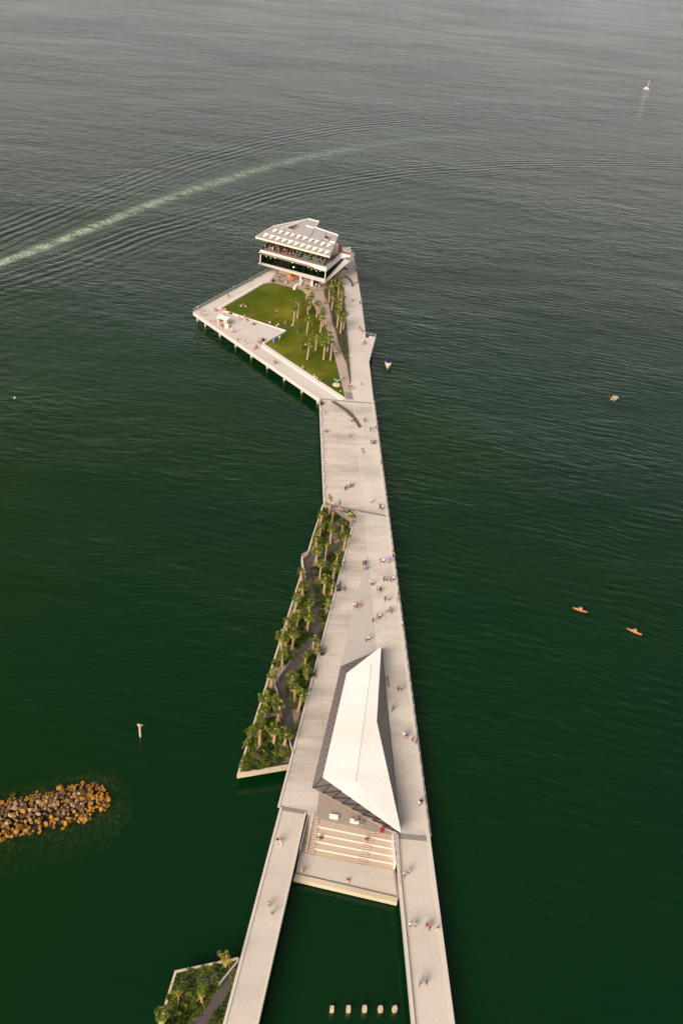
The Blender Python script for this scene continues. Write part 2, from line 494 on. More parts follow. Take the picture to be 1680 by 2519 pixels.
# stainless rails of the garden walk
def rail(px, z, h, name, label, post=2.4, group=None, parent=None, thick=.035, mt=None):
    w = [P(u, v, z) for u, v in px]
    root = empty(name, w[0]) if parent is None else parent
    if parent is None: tag(root, label, 'railing', group)
    o0 = Vector(w[0])
    b = MB()
    for hh in (h, h * .55):
        b.tube([p - o0 + Vector((0, 0, hh)) for p in w], thick, n=6)
    b.build('handrail', mt or m_steel, root)
    k = 0
    for a, c in zip(w[:-1], w[1:]):
        L = (c - a).length; n = max(1, int(round(L / post)))
        for i in range(n + (1 if c is w[-1] else 0)):
            if k >= 95: break
            p = a.lerp(c, i / n) - o0
            pm = bpy.data.meshes.get('railing_post_%d' % int(h * 10))
            if pm is None:
                bb = MB(); bb.box((0, 0, h / 2), (.09, .09, h)); pm = bb.mesh('railing_post_%d' % int(h * 10), mt or m_steel)
            link('post', pm, root, loc=p); k += 1
    return root
m_pale = mat('pale_rail', (0.5, 0.5, 0.5), rough=.5)
rail(Z(700, 1200, 5.227, [(370, 825), (225, 890), (240, 1035), (268, 1190)]), ZG, 1.0, 'railing',
     'pale railing around the outer corner of the garden walkway', mt=m_pale, thick=.06)
rail(Z(560, 1560, 5.227, [(740, 445), (605, 630), (608, 690), (655, 830)]), ZG, 1.0, 'railing',
     'pale railing around the second bend of the garden walkway', mt=m_pale, thick=.06)
rail(Z(560, 1560, 5.227, [(770, 1320), (845, 1580)]), ZG, 1.0, 'railing',
     'pale railing at the lower end of the garden walkway', mt=m_pale, thick=.06)

# lower left garden
G2 = Z(360, 2200, 3.92, [(890, 615), (285, 745), (130, 1250), (20, 1600)])
wg2 = [P(u, v, ZG) for u, v in G2] + [under(520, 2625), under(587, 2375)]
wg2[0] = under(591, 2358)
b = MB(); b.prism(at(wg2, ZG - .8), at(wg2, ZG)); o = b.build('garden_bed', m_bed); o['kind'] = 'structure'
thing(wstrip([P(u, v, ZG + .3) for u, v in G2], .38, ZG - .9, ZG + .3), 'garden_wall', m_wall,
      'pale rim wall of the small garden at the lower left corner', 'wall')
w = [P(u, v, ZG + .05) for u, v in Z(360, 2200, 3.92, [(888, 665), (700, 890), (450, 1230), (200, 1600), (400, 1600), (615, 1250), (800, 990), (880, 700)])]
b = MB(); b.prism(at(w, ZG - .02), w); o = b.build('garden_walkway', m_asph); o['kind'] = 'structure'
rail(Z(360, 2200, 3.92, [(885, 662), (705, 885)]), ZG, .9, 'railing', 'pale railing at the top of the small lower garden path', mt=m_pale, thick=.07)

# ------------------------------------------------------------------ amphitheatre
ZA = ZD - 2.4
amp = empty('amphitheatre', P(860, 2100, ZA)); tag(amp, 'stepped concrete seating going down to the water between the two ramps', 'amphitheatre')
ao = amp.location.copy()
def loc(pts): return [p - ao for p in pts]
TL, TR = P(785, 2014, ZD), P(964, 2050, ZD)          # seats, top edge
BLs, BRs = P(773, 2105, ZA), P(966.6, 2142, ZA)
SL, SB = P(757.5, 2007, ZD), P(738, 2094, ZA)
nt_ = 5
def lerp(a, c, t): return a + (c - a) * t
tiers = MB(); nos = MB()
for k in range(nt_):
    z1 = ZD - 2.4 * k / nt_ - .012
    a0, a1 = lerp(TL, BLs, k / nt_), lerp(TR, BRs, k / nt_)
    b0, b1 = lerp(TL, BLs, (k + 1) / nt_), lerp(TR, BRs, (k + 1) / nt_)
    z1b = ZD - 2.4 * (k + 1) / nt_ - .012
    q = [a0, a1, b1, b0]
    tiers.prism(loc(at(q, ZA - .3)), loc(at(q, z1b)))
    # riser nosing = light edge on the tier above
    if k > 0:
        d = (b0 - a0).to_2d().normalized() * .13
        q = [a0, a1, a1 + Vector((d.x, d.y, 0)), a0 + Vector((d.x, d.y, 0))]
        nos.prism(loc(at(q, z1 - .25)), loc(at(q, z1 + .015)))
    else:
        pass
tiers.build('seat_tier', m_step, amp)
nos.build('nosing', m_nose, amp)
for nm, (l0, r0, l1, r1), ns in (('stair', (SL, TL, SB, BLs), 15),):
    s = MB(); s2 = MB()
    for k in range(ns):
        a0, a1, b0, b1 = lerp(l0, l1, k / ns), lerp(r0, r1, k / ns), lerp(l0, l1, (k + 1) / ns), lerp(r0, r1, (k + 1) / ns)
        z1 = ZD - 2.4 * (k + 1) / ns + .02
        s.prism(loc(at([a0, a1, b1, b0], ZA - .3)), loc(at([a0, a1, b1, b0], z1)))
        a2 = lerp(b0, a0, .28); a3 = lerp(b1, a1, .28)
        s2.prism(loc(at([a2, a3, b1, b0], z1)), loc(at([a2, a3, b1, b0], z1 + .012)))
    s.build('stair', m_step, amp)
    s2.build('stair_nosing', mat('stair_line', (0.26, 0.19, 0.14)), amp)
# middle stair
mt0, mt1 = lerp(TL, TR, (905 - 785) / 179), lerp(TL, TR, (915 - 785) / 179 + .055)
mb0, mb1 = lerp(BLs, BRs, .55), lerp(BLs, BRs, .655)
s = MB(); s2 = MB(); ns = 15
for k in range(ns):
    a0, a1, b0, b1 = lerp(mt0, mb0, k / ns), lerp(mt1, mb1, k / ns), lerp(mt0, mb0, (k + 1) / ns), lerp(mt1, mb1, (k + 1) / ns)
    z1 = ZD - 2.4 * (k + 1) / ns + .03
    if k % 3 == 2: z1 += .012
    s.prism(loc(at([a0, a1, b1, b0], ZA - .25)), loc(at([a0, a1, b1, b0], z1)))
    a2 = lerp(b0, a0, .3); a3 = lerp(b1, a1, .3)
    s2.prism(loc(at([a2, a3, b1, b0], z1)), loc(at([a2, a3, b1, b0], z1 + .012)))
s.build('stair', m_step, amp); s2.build('stair_nosing', MATS['stair_line'], amp)
# handrail of left stair
b = MB()
ra, rb = lerp(SL, TL, .42), lerp(SB, BLs, .42)
b.tube(loc([Vector((ra.x, ra.y, ZD + .9)), Vector((rb.x, rb.y, ZA + .9))]), .06, n=6)
for k in range(6):
    p = lerp(ra, rb, k / 5); z = ZD - 2.4 * k / 5
    b.tube(loc([Vector((p.x, p.y, z)), Vector((p.x, p.y, z + .9))]), .04, n=6)
b.build('handrail', m_white, amp)
# landing
lp = [P(738, 2094, ZA), P(773, 2105, ZA), P(966.6, 2142, ZA), P(977, 2150, ZA), P(978, 2208, ZA), P(727, 2149, ZA)]
b = MB(); b.prism(loc(at(lp, ZA - .9)), loc(at(lp, ZA + .004))); b.build('landing', m_ramp, amp)
fw = [P(726, 2149, ZA), P(978.5, 2208, ZA)]
b = wstrip([p - ao for p in fw], .95, -.9, .10, side=-.5); b.build('front_wall', m_wall, amp)
b = wstrip([p - ao for p in fw], .12, -.5, .16, side=.03); b.build('water_line', m_dark, amp)
# side walls
b = wstrip([P(758, 2006, ZD) - ao, P(738, 2094, ZD - .9) - ao], .22, -.9, 2.45, side=0)
b.build('side_wall', m_grey, amp)
b = wstrip([TR - ao + Vector((.15, 0, 0)), BRs - ao + Vector((.15, 0, 0))], .3, -.9, 2.5, side=0)
b.build('side_wall', m_white, amp)
b = wstrip([BRs - ao + Vector((.15, 0, 0)), P(978, 2208, ZA) - ao], .3, -.9, .5, side=0)
b.build('side_wall', m_tan, amp)
rail([(969.5, 2050), (977.5, 2130), (981, 2180)], ZD, 1.0, 'railing', 'pale metal rails beside the right stair wall of the stepped seating', post=1.6, mt=m_pale, thick=.05)

# ------------------------------------------------------------------ pavilion
ZR = ZD + 4.2
pv = lambda pts: Z(700, 1560, 4.126, pts)
pav = empty('pavilion', P(860, 1900, ZD)); tag(pav, 'long angular pavilion with folded white roof and grey lattice walls', 'pavilion')
po = pav.location.copy()
base = [P(u, v, ZD) for u, v in pv([(285, 1556), (350, 1130), (430, 870), (575, 330), (985, 150), (1030, 600), (1062, 930), (1110, 1380), (1162, 1900), (1080, 1985), (760, 1800)])]
base[0] = P(*pv([(285, 1556)])[0], ZD)
rf_px = pv([(387, 1450), (630, 395), (980, 125), (935, 885), (1185, 2013)])
rf = [P(rf_px[0][0], rf_px[0][1], ZR), P(rf_px[1][0], rf_px[1][1], ZR), P(rf_px[2][0], rf_px[2][1], ZR + .2),
      P(rf_px[3][0], rf_px[3][1], ZR), P(rf_px[4][0], rf_px[4][1], ZR + .3)]
ridge = [P(*pv([(883, 300)])[0], ZR + .25), P(*pv([(825, 740)])[0], ZR + .2), P(*pv([(725, 1500)])[0], ZR + .25)]
m_roof = concrete('pavilion_roof_white', (0.82, 0.81, 0.785), stain=(0.74, 0.68, 0.60), stain_amt=0.5, joints=False)
b = MB()
# roof folds: fan from edges to ridge
E = rf; R3 = ridge
tri = [(E[0], E[1], R3[1]), (E[0], R3[1], R3[2]), (E[1], R3[0], R3[1]), (E[1], E[2], R3[0]), (R3[0], E[2], E[3]), (R3[0], E[3], R3[1]),
       (R3[1], E[3], R3[2]), (E[3], E[4], R3[2]), (E[4], E[0], R3[2])]
for q in tri: b.add([p - po for p in q], [(0, 1, 2)])
n = len(E)
low = [p - Vector((0, 0, .22)) for p in E]
for i in range(n):
    j = (i + 1) % n
    b.add([E[i] - po, E[j] - po, low[j] - po, low[i] - po], [(0, 1, 2, 3)])
b.add([p - po for p in low], [tuple(range(n))[::-1]])
roof = b.build('roof', m_roof, pav)
s = MB()
s.tube([p - po + Vector((0, 0, .0)) for p in ridge], .04, n=5)
s.build('ridge_seam', m_tan, roof)
# lattice walls
m_screen = mat('screen_grey', (0.145, 0.125, 0.125), var=.12, scale=.6, rough=.55)
m_glassd = mat('pavilion_pane', (0.105, 0.092, 0.09), rough=.35, var=.25, scale=.25)
m_frame = mat('frame_grey', (0.215, 0.19, 0.19), rough=.5)
m_frame_d = mat('frame_dark', (0.03, 0.026, 0.028), rough=.5)
def wall_lattice(b0, b1, t0, t1, n, pane, frame, name, r=.065, vert=False):
    b = MB()
    for i in range(n):
        q = [b0.lerp(b1, i / n) - po, b0.lerp(b1, (i + 1) / n) - po, t0.lerp(t1, (i + 1) / n) - po, t0.lerp(t1, i / n) - po]
        b.add(q, [(0, 1, 2), (0, 2, 3)])
    wl = b.build(name, pane, pav)
    nrm = (b1 - b0).cross(t0 - b0).normalized()
    if nrm.dot(b0.lerp(b1, .5) - P(872, 1850, ZD)) < 0: nrm = -nrm
    off = nrm * (r * .7); b0 = b0 + off; b1 = b1 + off; t0 = t0 + off; t1 = t1 + off
    f = MB()
    for i in range(n):
        pa, pb_ = b0.lerp(b1, i / n) - po, b0.lerp(b1, (i + 1) / n) - po
        qa, qb = t0.lerp(t1, i / n) - po, t0.lerp(t1, (i + 1) / n) - po
        f.tube([pa, qa], r, n=4, cap=False)
        f.tube([pa, qb] , r, n=4, cap=False)
        f.tube([pa, pb_], r, n=4, cap=False)
    f.build('lattice', frame, wl)
    return wl
BL_, BTL, BT, BR1, BTip = base[0], base[3], base[4], base[6], P(*pv([(1168, 1965)])[0], ZD)
R0, R1, R2, R3_, R4 = [p - Vector((0, 0, .12)) for p in rf]
wall_lattice(BL_, BTL, R0, R1, 17, m_screen, m_frame, 'screen_wall')
wall_lattice(BTL, BT, R1, R2, 7, m_screen, m_frame, 'screen_wall')
wall_lattice(BT, BR1, R2, R3_, 9, m_screen, m_frame, 'screen_wall')
wall_lattice(BR1, BTip, R3_, R4, 12, m_screen, m_frame, 'screen_wall')
wall_lattice(BL_, P(*pv([(1100, 1998)])[0], ZD), R0, R4, 8, m_glassd, m_frame_d, 'glazed_front', r=.11, vert=True)
b = wstrip([BL_ - po + Vector((0, -.1, 0)), P(*pv([(1100, 2002)])[0], ZD) - po], .35, 0, .12); b.build('base_sill', m_tan, pav)

# tan forecourt in front of the pavilion
fc = Z(700, 1900, 4.126, [(350, 190), (1095, 620), (1090, 638), (350, 478), (325, 440)])
sheet('forecourt', fc, ZD + .016, m_tan)
# white benches
def bench(px, label):
    w = [P(u, v, ZD + .5) for u, v in px]; c = sum(w, Vector()) / 4; c.z = ZD
    r = empty('bench', c); tag(r, label, 'bench', 'white benches before the pavilion')
    b = MB(); q = [Vector((p.x - c.x, p.y - c.y, 0)) for p in w]
    b.prism([p * 1 + Vector((0, 0, .34)) for p in q], [p + Vector((0, 0, .5)) for p in q]); b.build('seat', m_roof, r)
    b = MB(); b.prism([p * .88 for p in q], [p * .88 + Vector((0, 0, .34)) for p in q]); b.build('base', m_white, r)
zz = lambda pts: Z(700, 1900, 4.126, pts)
bench(zz([(458, 415), (550, 432), (545, 468), (453, 450)]), 'left white slab bench in front of the pavilion, unoccupied')
bench(zz([(668, 463), (757, 482), (752, 515), (661, 497)]), 'right white slab bench in front of the pavilion, with people on it')
# red bin and mat
c = P(*zz([(983, 600)])[0], ZD)
bn = empty('cooler_box', c); tag(bn, 'small red box on the forecourt beside a tan mat', 'box')
b = MB(); b.box((0, 0, .2), (.5, .65, .4)); b.build('box_body', mat('red_plastic', (0.45, 0.02, 0.012), rough=.4), bn)
b = MB(); b.box((0, 0, .43), (.54, .69, .06)); b.build('lid', mat('red_lid', (0.45, 0.025, 0.015), rough=.4), bn)
mq = [P(u, v, ZD + .05) for u, v in zz([(978, 538), (1028, 552), (1012, 600), (985, 575)])]
b = MB(); b.prism(at(mq, ZD + .01), mq); thing(b, 'mat', mat('straw', (0.42, 0.27, 0.12)), 'tan straw mat under the front tip of the pavilion roof', 'mat')
# black bins
def bin_(u, v, label, s=1.0):
    c = P(u, v, ZD); r = empty('trash_bin', c, .25); tag(r, label, 'bin', 'dark bins along the pier')
    b = MB(); b.box((0, 0, .5 * s), (.8 * s, 1.1 * s, 1.0 * s), taper=.94); b.build('bin_body', m_black, r)
    b = MB(); b.box((0, 0, 1.04 * s), (.84 * s, 1.14 * s, .08 * s)); b.build('lid', m_dark, r)
bin_(832.5, 1451, 'black bin at the garden edge halfway along the pier')
bin_(792, 1608, 'black bin at the garden edge next to the pavilion roof')
bin_(790.5, 995, 'dark bin at the left corner of the upper joint')
bin_(671.5, 711 - 18, 'black bin at the top corner of the lawn')
bin_(902, 829, 'dark bin at the notch in the right edge of the pier head')
bin_(648, 838, 'navy bin at the lower tip of the pale triangular plaza', .8)

# stencilled squares on the deck
def stencil(u, v, cols, rows, wm, hm, label, dark=(.05, .035, .03)):
    ax = (P(u + 6, v, ZD) - P(u, v, ZD)).normalized(); ay = Vector((-ax.y, ax.x, 0))
    c = P(u, v, ZD); b = MB(); rr = random.Random(int(u))
    for i in range(rows):
        for j in range(cols):
            o = c + ax * (j * wm * 1.12) - ay * (i * hm * 1.2)
            z = ZD + .02
            def q(x0, y0, x1, y1):
                pts = [o + ax * (x0 * wm) - ay * (y0 * hm), o + ax * (x1 * wm) - ay * (y0 * hm), o + ax * (x1 * wm) - ay * (y1 * hm), o + ax * (x0 * wm) - ay * (y1 * hm)]
                b.prism(at(pts, z - .008), at(pts, z))
            q(.55, 0, 1, .28); q(.72, .3, 1, 1)
            q(0.02, .72, .5, 1) if i % 2 == 0 else q(.15, .5, .5, .75)
            q(0, 0, .22, .3) if cols == 2 else None
    m = mat('stencil_%d' % int(v), dark)
    return thing(b, 'floor_stencil', m, label, 'floor marking', 'square stencils on the pier deck')
stencil(945.5, 1663, 1, 4, .75, .62, 'four black square stencils right of the pavilion roof')
stencil(887.5, 1102, 2, 4, .42, .62, 'dark brown stencil squares on the middle of the waist deck')
stencil(885.5, 941, 2, 2, .42, .9, 'faint brown stencil squares near the top of the pier', dark=(.2, .17, .14))

# ------------------------------------------------------------------ piles
pm = MB(); pm.tube([(0, 0, -5), (0, 0, 0.5), (0, 0, 2.35)], .42, n=12)
pme = pm.mesh('pile', m_pile, smooth=False)
names8 = ['leftmost', 'second', 'third', 'fourth', 'fifth', 'sixth', 'seventh', 'last']
for k, (u, v) in enumerate([(487, 790), (506, 804), (542, 828), (580.5, 854), (619, 881), (658, 907.6), (699.7, 937), (742.7, 967), (781.6, 993.7)]):
    o = link('pile', pme, loc=P(u, v - 1.5, 0))
    nm = ['leftmost round pile under the pier head tip', 'second round pile from the tip of the pier head', 'third round pile from the tip of the pier head',
          'fourth round pile from the tip of the pier head', 'fifth round pile from the tip of the pier head', 'sixth round pile from the tip of the pier head',
          'seventh round pile from the tip of the pier head', 'second nearest round pile before the left joint corner', 'nearest round pile under the left joint corner'][k]
    tag(o, nm, 'pile', 'round piles carrying the pier head')
k = 0
for a, c, n in (((789, 1000), (800, 1225), 9), ((922, 1010), (1053, 2040), 26)):
    p0, p1 = P(*a), P(*c); d = (p1 - p0).normalized(); nn = Vector((-d.y, d.x, 0))
    for i in range(n):
        p = p0.lerp(p1, i / (n - 1)) + nn * (2.2 if a[0] < 800 else -2.2)
        if a[0] > 800: p.x = p0.lerp(p1, i / (n - 1)).x - 3
        o = link('pile', pme, loc=(p.x, p.y, 0)); tag(o, 'round concrete pile in the shade under the main deck', 'pile', 'piles under the main deck')
for px in ([(738, 2085), (1, 1)],):
    pass

# ------------------------------------------------------------------ restaurant building
q5 = lambda *pts: Z(600, 510, 5.227, pts)
q10 = lambda *pts: Z(780, 600, 10.45, pts)
bld = empty('restaurant_building', P(720, 680, ZD)); tag(bld, 'white banded glass restaurant with rooftop terrace at the end of the pier', 'building')
bo = bld.location.copy()
L_ = lambda pts: [p - bo for p in pts]
Z1, Z2, Z3, Z4, ZT, ZRF = ZD + 3.9, ZD + 5.5, ZD + 8.6, ZD + 10.4, ZD + 9.75, ZD + 14.4
m_fas = mat('white_fascia', (0.78, 0.72, 0.65), var=.04, scale=.4)
m_beige = mat('beige_wall', (0.50, 0.41, 0.31), var=.12, scale=.5)
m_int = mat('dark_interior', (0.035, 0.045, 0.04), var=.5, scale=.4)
m_glass = bpy.data.materials.new('tinted_glass'); m_glass.use_nodes = True
t = m_glass.node_tree; t.nodes.clear()
tr = N(t, 'ShaderNodeBsdfTransparent'); tr.inputs[0].default_value = (.22, .32, .27, 1)
gl = N(t, 'ShaderNodeBsdfGlossy'); gl.inputs['Roughness'].default_value = .05; gl.inputs[0].default_value = (.6, .75, .7, 1)
fr = N(t, 'ShaderNodeFresnel'); fr.inputs[0].default_value = 1.35
ms = N(t, 'ShaderNodeMixShader'); mo = N(t, 'ShaderNodeOutputMaterial')
t.links.new(fr.outputs[0], ms.inputs[0]); t.links.new(tr.outputs[0], ms.inputs[1]); t.links.new(gl.outputs[0], ms.inputs[2]); t.links.new(ms.outputs[0], mo.inputs[0])

# plan
Ai, Bi, Ci = P(641, 645, Z2), P(799, 686.5, Z2), P(846, 637, Z3)
BKL, BKR = P(672, 590, ZT), P(838, 598, ZT)
plan = [Ai, Bi, Ci, BKR, BKL]
# interior box
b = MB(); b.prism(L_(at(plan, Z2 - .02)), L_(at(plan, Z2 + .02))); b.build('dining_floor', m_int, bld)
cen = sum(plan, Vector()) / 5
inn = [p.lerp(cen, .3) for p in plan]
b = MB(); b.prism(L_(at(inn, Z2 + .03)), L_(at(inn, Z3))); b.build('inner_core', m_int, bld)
for (p, q, nm) in ((Ai, Bi, 'glass_front'), (Bi, Ci, 'glass_side')):
    b = MB(); b.add(L_([Vector((p.x, p.y, Z2 + .02)), Vector((q.x, q.y, Z2 + .02)), Vector((q.x, q.y, Z3 - .02)), Vector((p.x, p.y, Z3 - .02))]), [(0, 1, 2, 3)])
    g = b.build('glazing', m_glass, bld, fix=False)
    n = 9 if p is Ai else 5
    for i in range(n + 1):
        x = p.lerp(q, i / n) - bo
        f = MB(); f.box((x.x, x.y, (Z2 + Z3) / 2 - bo.z), (.10, .10, Z3 - Z2 - .06)); f.build('mullion', m_frame_d, g)
for p in (Ai, Bi):
    b = MB(); x = p.lerp(cen, -.004) - bo; b.box((x.x, x.y, (Z2 + Z3) / 2 - bo.z), (.28, .28, Z3 - Z2 - .02)); b.build('corner_post', m_fas, bld)
for p, q in ((Ci, BKR), (BKR, BKL), (BKL, Ai)):
    b = MB(); b.add(L_([Vector((p.x, p.y, Z1)), Vector((q.x, q.y, Z1)), Vector((q.x, q.y, ZT)), Vector((p.x, p.y, ZT))]), [(0, 1, 2, 3)]); b.build('rear_wall', m_beige, bld)
# hanging lamps behind the glass
m_lamp = mat('lamp_glow', (0.95, 0.85, 0.35), emit=1.6)
for u, v in q5((288, 632), (346, 652), (828, 772), (868, 796), (908, 794), (932, 817), (982, 818), (622, 712), (640, 770), (398, 650)):
    p = P(u, v, Z3 - 1.35)
    b = MB(); b.ell((0, 0, 0), (.26, .26, .26)); o = b.build('hanging_lamp', m_lamp, bld, smooth=True, loc=p - bo)
# lower fascia
fa = [P(634.4, 648.7, Z1), P(799, 696.5, Z1), P(868, 636, ZD + 8.0)]
fb = [P(640, 643.5, Z2), P(799.6, 689, Z2), P(847, 637.2, Z3 + .05)]
b = MB()
for i in range(2): b.add(L_([fa[i], fa[i + 1], fb[i + 1], fb[i]]), [(0, 1, 2, 3)])
inner = [fb[0].lerp(cen, .03), fb[1].lerp(cen, .03)]
back = [BKL, BKR]
b.add(L_([fa[0], fa[1], fa[2], Vector((BKR.x, BKR.y, Z1 + 1)), Vector((BKL.x, BKL.y, Z1))]), [(0, 1, 2), (0, 2, 3), (0, 3, 4)])
b.add(L_([fa[0], fb[0], Vector((BKL.x, BKL.y, Z2)), Vector((BKL.x, BKL.y, Z1))]), [(0, 1, 2, 3)])
b.add(L_([fb[0], fb[1], Vector((Bi.x, Bi.y, Z2 + .03)), Vector((Ai.x, Ai.y, Z2 + .03))]), [(0, 1, 2, 3)])
b.build('lower_band', m_fas, bld, fix=False)
# upper fascia (outer sloped face, parapet top, terrace)
uo = [P(u, v, Z3) for u, v in [(636.6, 621.5), (802, 668.6), (839.3, 636.6), (865.2, 636.6), (873.8, 627.8)]]
ui = [P(u, v, Z4) for u, v in [(640.8, 614.6), (803, 658.2), (839.8, 623), (862.3, 628.7), (870.4, 621.6)]]
bk_r = [P(846, 613.4, Z4), P(836, 608, Z4)]
bk_l = [P(660, 596, Z4)]
b = MB()
for i in range(4): b.add(L_([uo[i], uo[i + 1], ui[i + 1], ui[i]]), [(0, 1, 2, 3)])
ul = [p.lerp(cen, .0) for p in (bk_l[0],)]
b.add(L_([uo[0], ui[0], bk_l[0], Vector((bk_l[0].x, bk_l[0].y, Z3))]), [(0, 1, 2, 3)])
b.add(L_([uo[4], ui[4], bk_r[0], Vector((bk_r[0].x, bk_r[0].y, Z3))]), [(0, 1, 2, 3)])
b.add(L_([uo[0], uo[1], uo[2], uo[3], uo[4], Vector((bk_r[0].x, bk_r[0].y, Z3)), Vector((BKR.x, BKR.y, Z3)), Vector((BKL.x, BKL.y, Z3)), Vector((bk_l[0].x, bk_l[0].y, Z3))]), [tuple(range(9))])
b.build('upper_band', m_fas, bld, fix=False)
tf = [p.lerp(cen, .035) for p in ui + bk_r] + [Vector((BKR.x, BKR.y, Z4)), Vector((BKL.x, BKL.y, Z4))] + [p.lerp(cen, .035) for p in bk_l]
m_tfl = mat('terrace_floor', (0.25, 0.175, 0.15), var=.2, scale=1.0)
b = MB(); b.prism(L_(at(tf, Z3 + .05)), L_(at(tf, ZT))); b.build('terrace_floor', m_tfl, bld)
b = wstrip(L_([p.lerp(cen, .012) for p in ui]), .3, ZT - bo.z - .2, Z4 - bo.z + .01, side=.12); b.build('parapet', m_fas, bld)
rail([(640.8, 614.6), (803, 658.2), (839.8, 623), (862.3, 628.7), (870.4, 621.6), (846, 613.4)], Z4, .45, 'railing', 'thin metal railing on the rooftop terrace parapet of the restaurant', post=1.5)

# roof canopy
rq = q5((155, 380), (375, 247), (835, 152), (970, 187), (923, 262), (1215, 362), (1107, 632))
rw = [P(u, v, ZRF) for u, v in rq]
m_rf = mat('canopy_roof', (0.42, 0.375, 0.365), var=.06, scale=.25)
b = MB(); b.prism(L_([p - Vector((0, 0, .45)) for p in rw]), L_(rw)); canopy = b.build('canopy_roof', m_rf, bld)
b = wstrip(L_([rw[-1], rw[0]]), .25, ZRF - bo.z - .5, ZRF - bo.z + .12, side=.12); b.build('roof_edge', mat('cream_edge', (.72, .62, .46)), canopy)
b = wstrip(L_(rw[:6]), .3, ZRF - bo.z - .5, ZRF - bo.z + .35, side=-.15); b.build('roof_edge', m_fas, canopy)
m_sky = mat('skylight_white', (0.80, 0.76, 0.70), var=.03)
m_skyb = mat('skylight_grey', (0.42, 0.38, 0.37), var=.03)
row = []
for k in range(11):
    dx, dy = 78.5 * k, 22 * k
    row.append([(265 + dx, 325 + dy), (335 + dx, 345 + dy), (243 + dx, 388 + dy)])
row += [[(390, 272), (440, 290), (360, 330)], [(465, 290), (515, 305), (440, 345)], [(545, 308), (595, 328), (520, 368)], [(615, 330), (668, 345), (590, 385)],
        [(690, 350), (745, 365), (665, 415)], [(770, 368), (830, 385), (750, 425)], [(850, 395), (900, 410), (825, 455)], [(920, 415), (975, 430), (900, 473)],
        [(1000, 440), (1060, 455), (975, 510)], [(1075, 460), (1135, 475), (1060, 515)]]
for tq in row:
    (u0, v0), (u1, v1), (u2, v2) = q5(*tq)
    h = .75
    a, c, d = P(u0, v0, ZRF + h), P(u1, v1, ZRF + h), P(u2, v2, ZRF + .03)
    bk = (a + c) / 2 + Vector((.1, .25, 0)) 
    o3 = L_([a, c, d, Vector((a.x, a.y, ZRF)), Vector((c.x, c.y, ZRF))])
    b = MB(); b.add(o3, [(0, 2, 1)], 0); b.add(o3, [(0, 1, 4, 3), (0, 3, 2), (1, 2, 4)], 1)
    b.build('skylight', [m_sky, m_skyb], canopy, fix=False)
# roof openings: framed dark sheets, shade of the hollow painted as flat colour
for pts in (q5((560, 285), (590, 248), (688, 226), (688, 246), (628, 298)), q5((1022, 402), (1060, 362), (1108, 378), (1086, 430))):
    w = [P(u, v, ZRF + .05) for u, v in pts]
    b = MB(); b.prism(L_(at(w, ZRF - .1)), L_(at(w, ZRF + .02))); op = b.build('painted_roof_opening', mat('opening_shade', (0.10, 0.07, 0.06), var=.4, scale=.8), canopy)
    b = wstrip(L_(w), .25, ZRF - bo.z, ZRF - bo.z + .45, closed=True); b.build('opening_frame', m_rf, op)
# raised pale roof panels
for pts in (q5((640, 290), (760, 235), (905, 262), (880, 330), (835, 380), (700, 345)), q5((890, 335), (960, 290), (1060, 322), (1020, 400), (990, 430), (880, 395))):
    w = [P(u, v, ZRF + .25) for u, v in pts]
    b = MB(); b.prism(L_(at(w, ZRF + .01)), L_(w)); b.build('roof_panel', mat('panel_pale', (.44, .40, .405), var=.08, scale=.15), canopy)
for pts in (q5((480, 262), (700, 188), (706, 196), (486, 270)), q5((800, 225), (905, 252), (903, 262), (800, 235)), q5((1108, 428), (1175, 440), (1172, 448), (1105, 436))):
    w = [P(u, v, ZRF + .5) for u, v in pts]
    b = MB(); b.prism(L_(at(w, ZRF + .01)), L_(w)); b.build('roof_parapet', m_sky, canopy)
# beige service wall on the right
sw = [P(u, v, ZT) for u, v in q5((1130, 620), (1205, 602))]
tw = [P(u, v, ZRF) for u, v in q5((1150, 540), (1213, 366))]
b = MB(); a0, a1 = P(*q5((1118, 628))[0], ZT), P(*q5((1207, 603))[0], ZT)
t0, t1 = Vector((a0.x, a0.y, ZRF - .46)), Vector((a1.x, a1.y, ZRF - .46))
bk0, bk1 = a0 + Vector((-6, 5, 0)), a1 + Vector((-6, 5, 0))
b.prism(L_([a0, a1, bk1, bk0]), L_([t0, t1, Vector((bk1.x, bk1.y, ZRF - .46)), Vector((bk0.x, bk0.y, ZRF - .46))])); b.build('service_wall', m_beige, bld)
cc = [p.lerp(cen, .35) for p in [P(u, v, ZT) for u, v in q5((420, 545), (1000, 690), (1100, 600), (420, 500))]]
# bar back under the canopy, dark
bq = [P(u, v, ZT) for u, v in q5((330, 500), (1080, 690))]
bq2 = [bq[0].lerp(cen, .35) , bq[1].lerp(cen, .35)]
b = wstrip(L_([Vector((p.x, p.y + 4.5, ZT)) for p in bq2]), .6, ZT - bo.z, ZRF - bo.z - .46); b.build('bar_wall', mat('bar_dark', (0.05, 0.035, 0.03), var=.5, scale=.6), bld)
for u, v in q5((330, 500), (520, 552), (700, 600), (880, 648), (1080, 700)):
    p = P(u, v, ZT); d = (cen - p); d.z = 0; p += d.normalized() * 3.0
    b = MB(); b.tube([(0, 0, 0), (0, 0, ZRF - ZT - .45)], .16, n=8); b.build('roof_column', m_frame, bld, loc=p - bo)

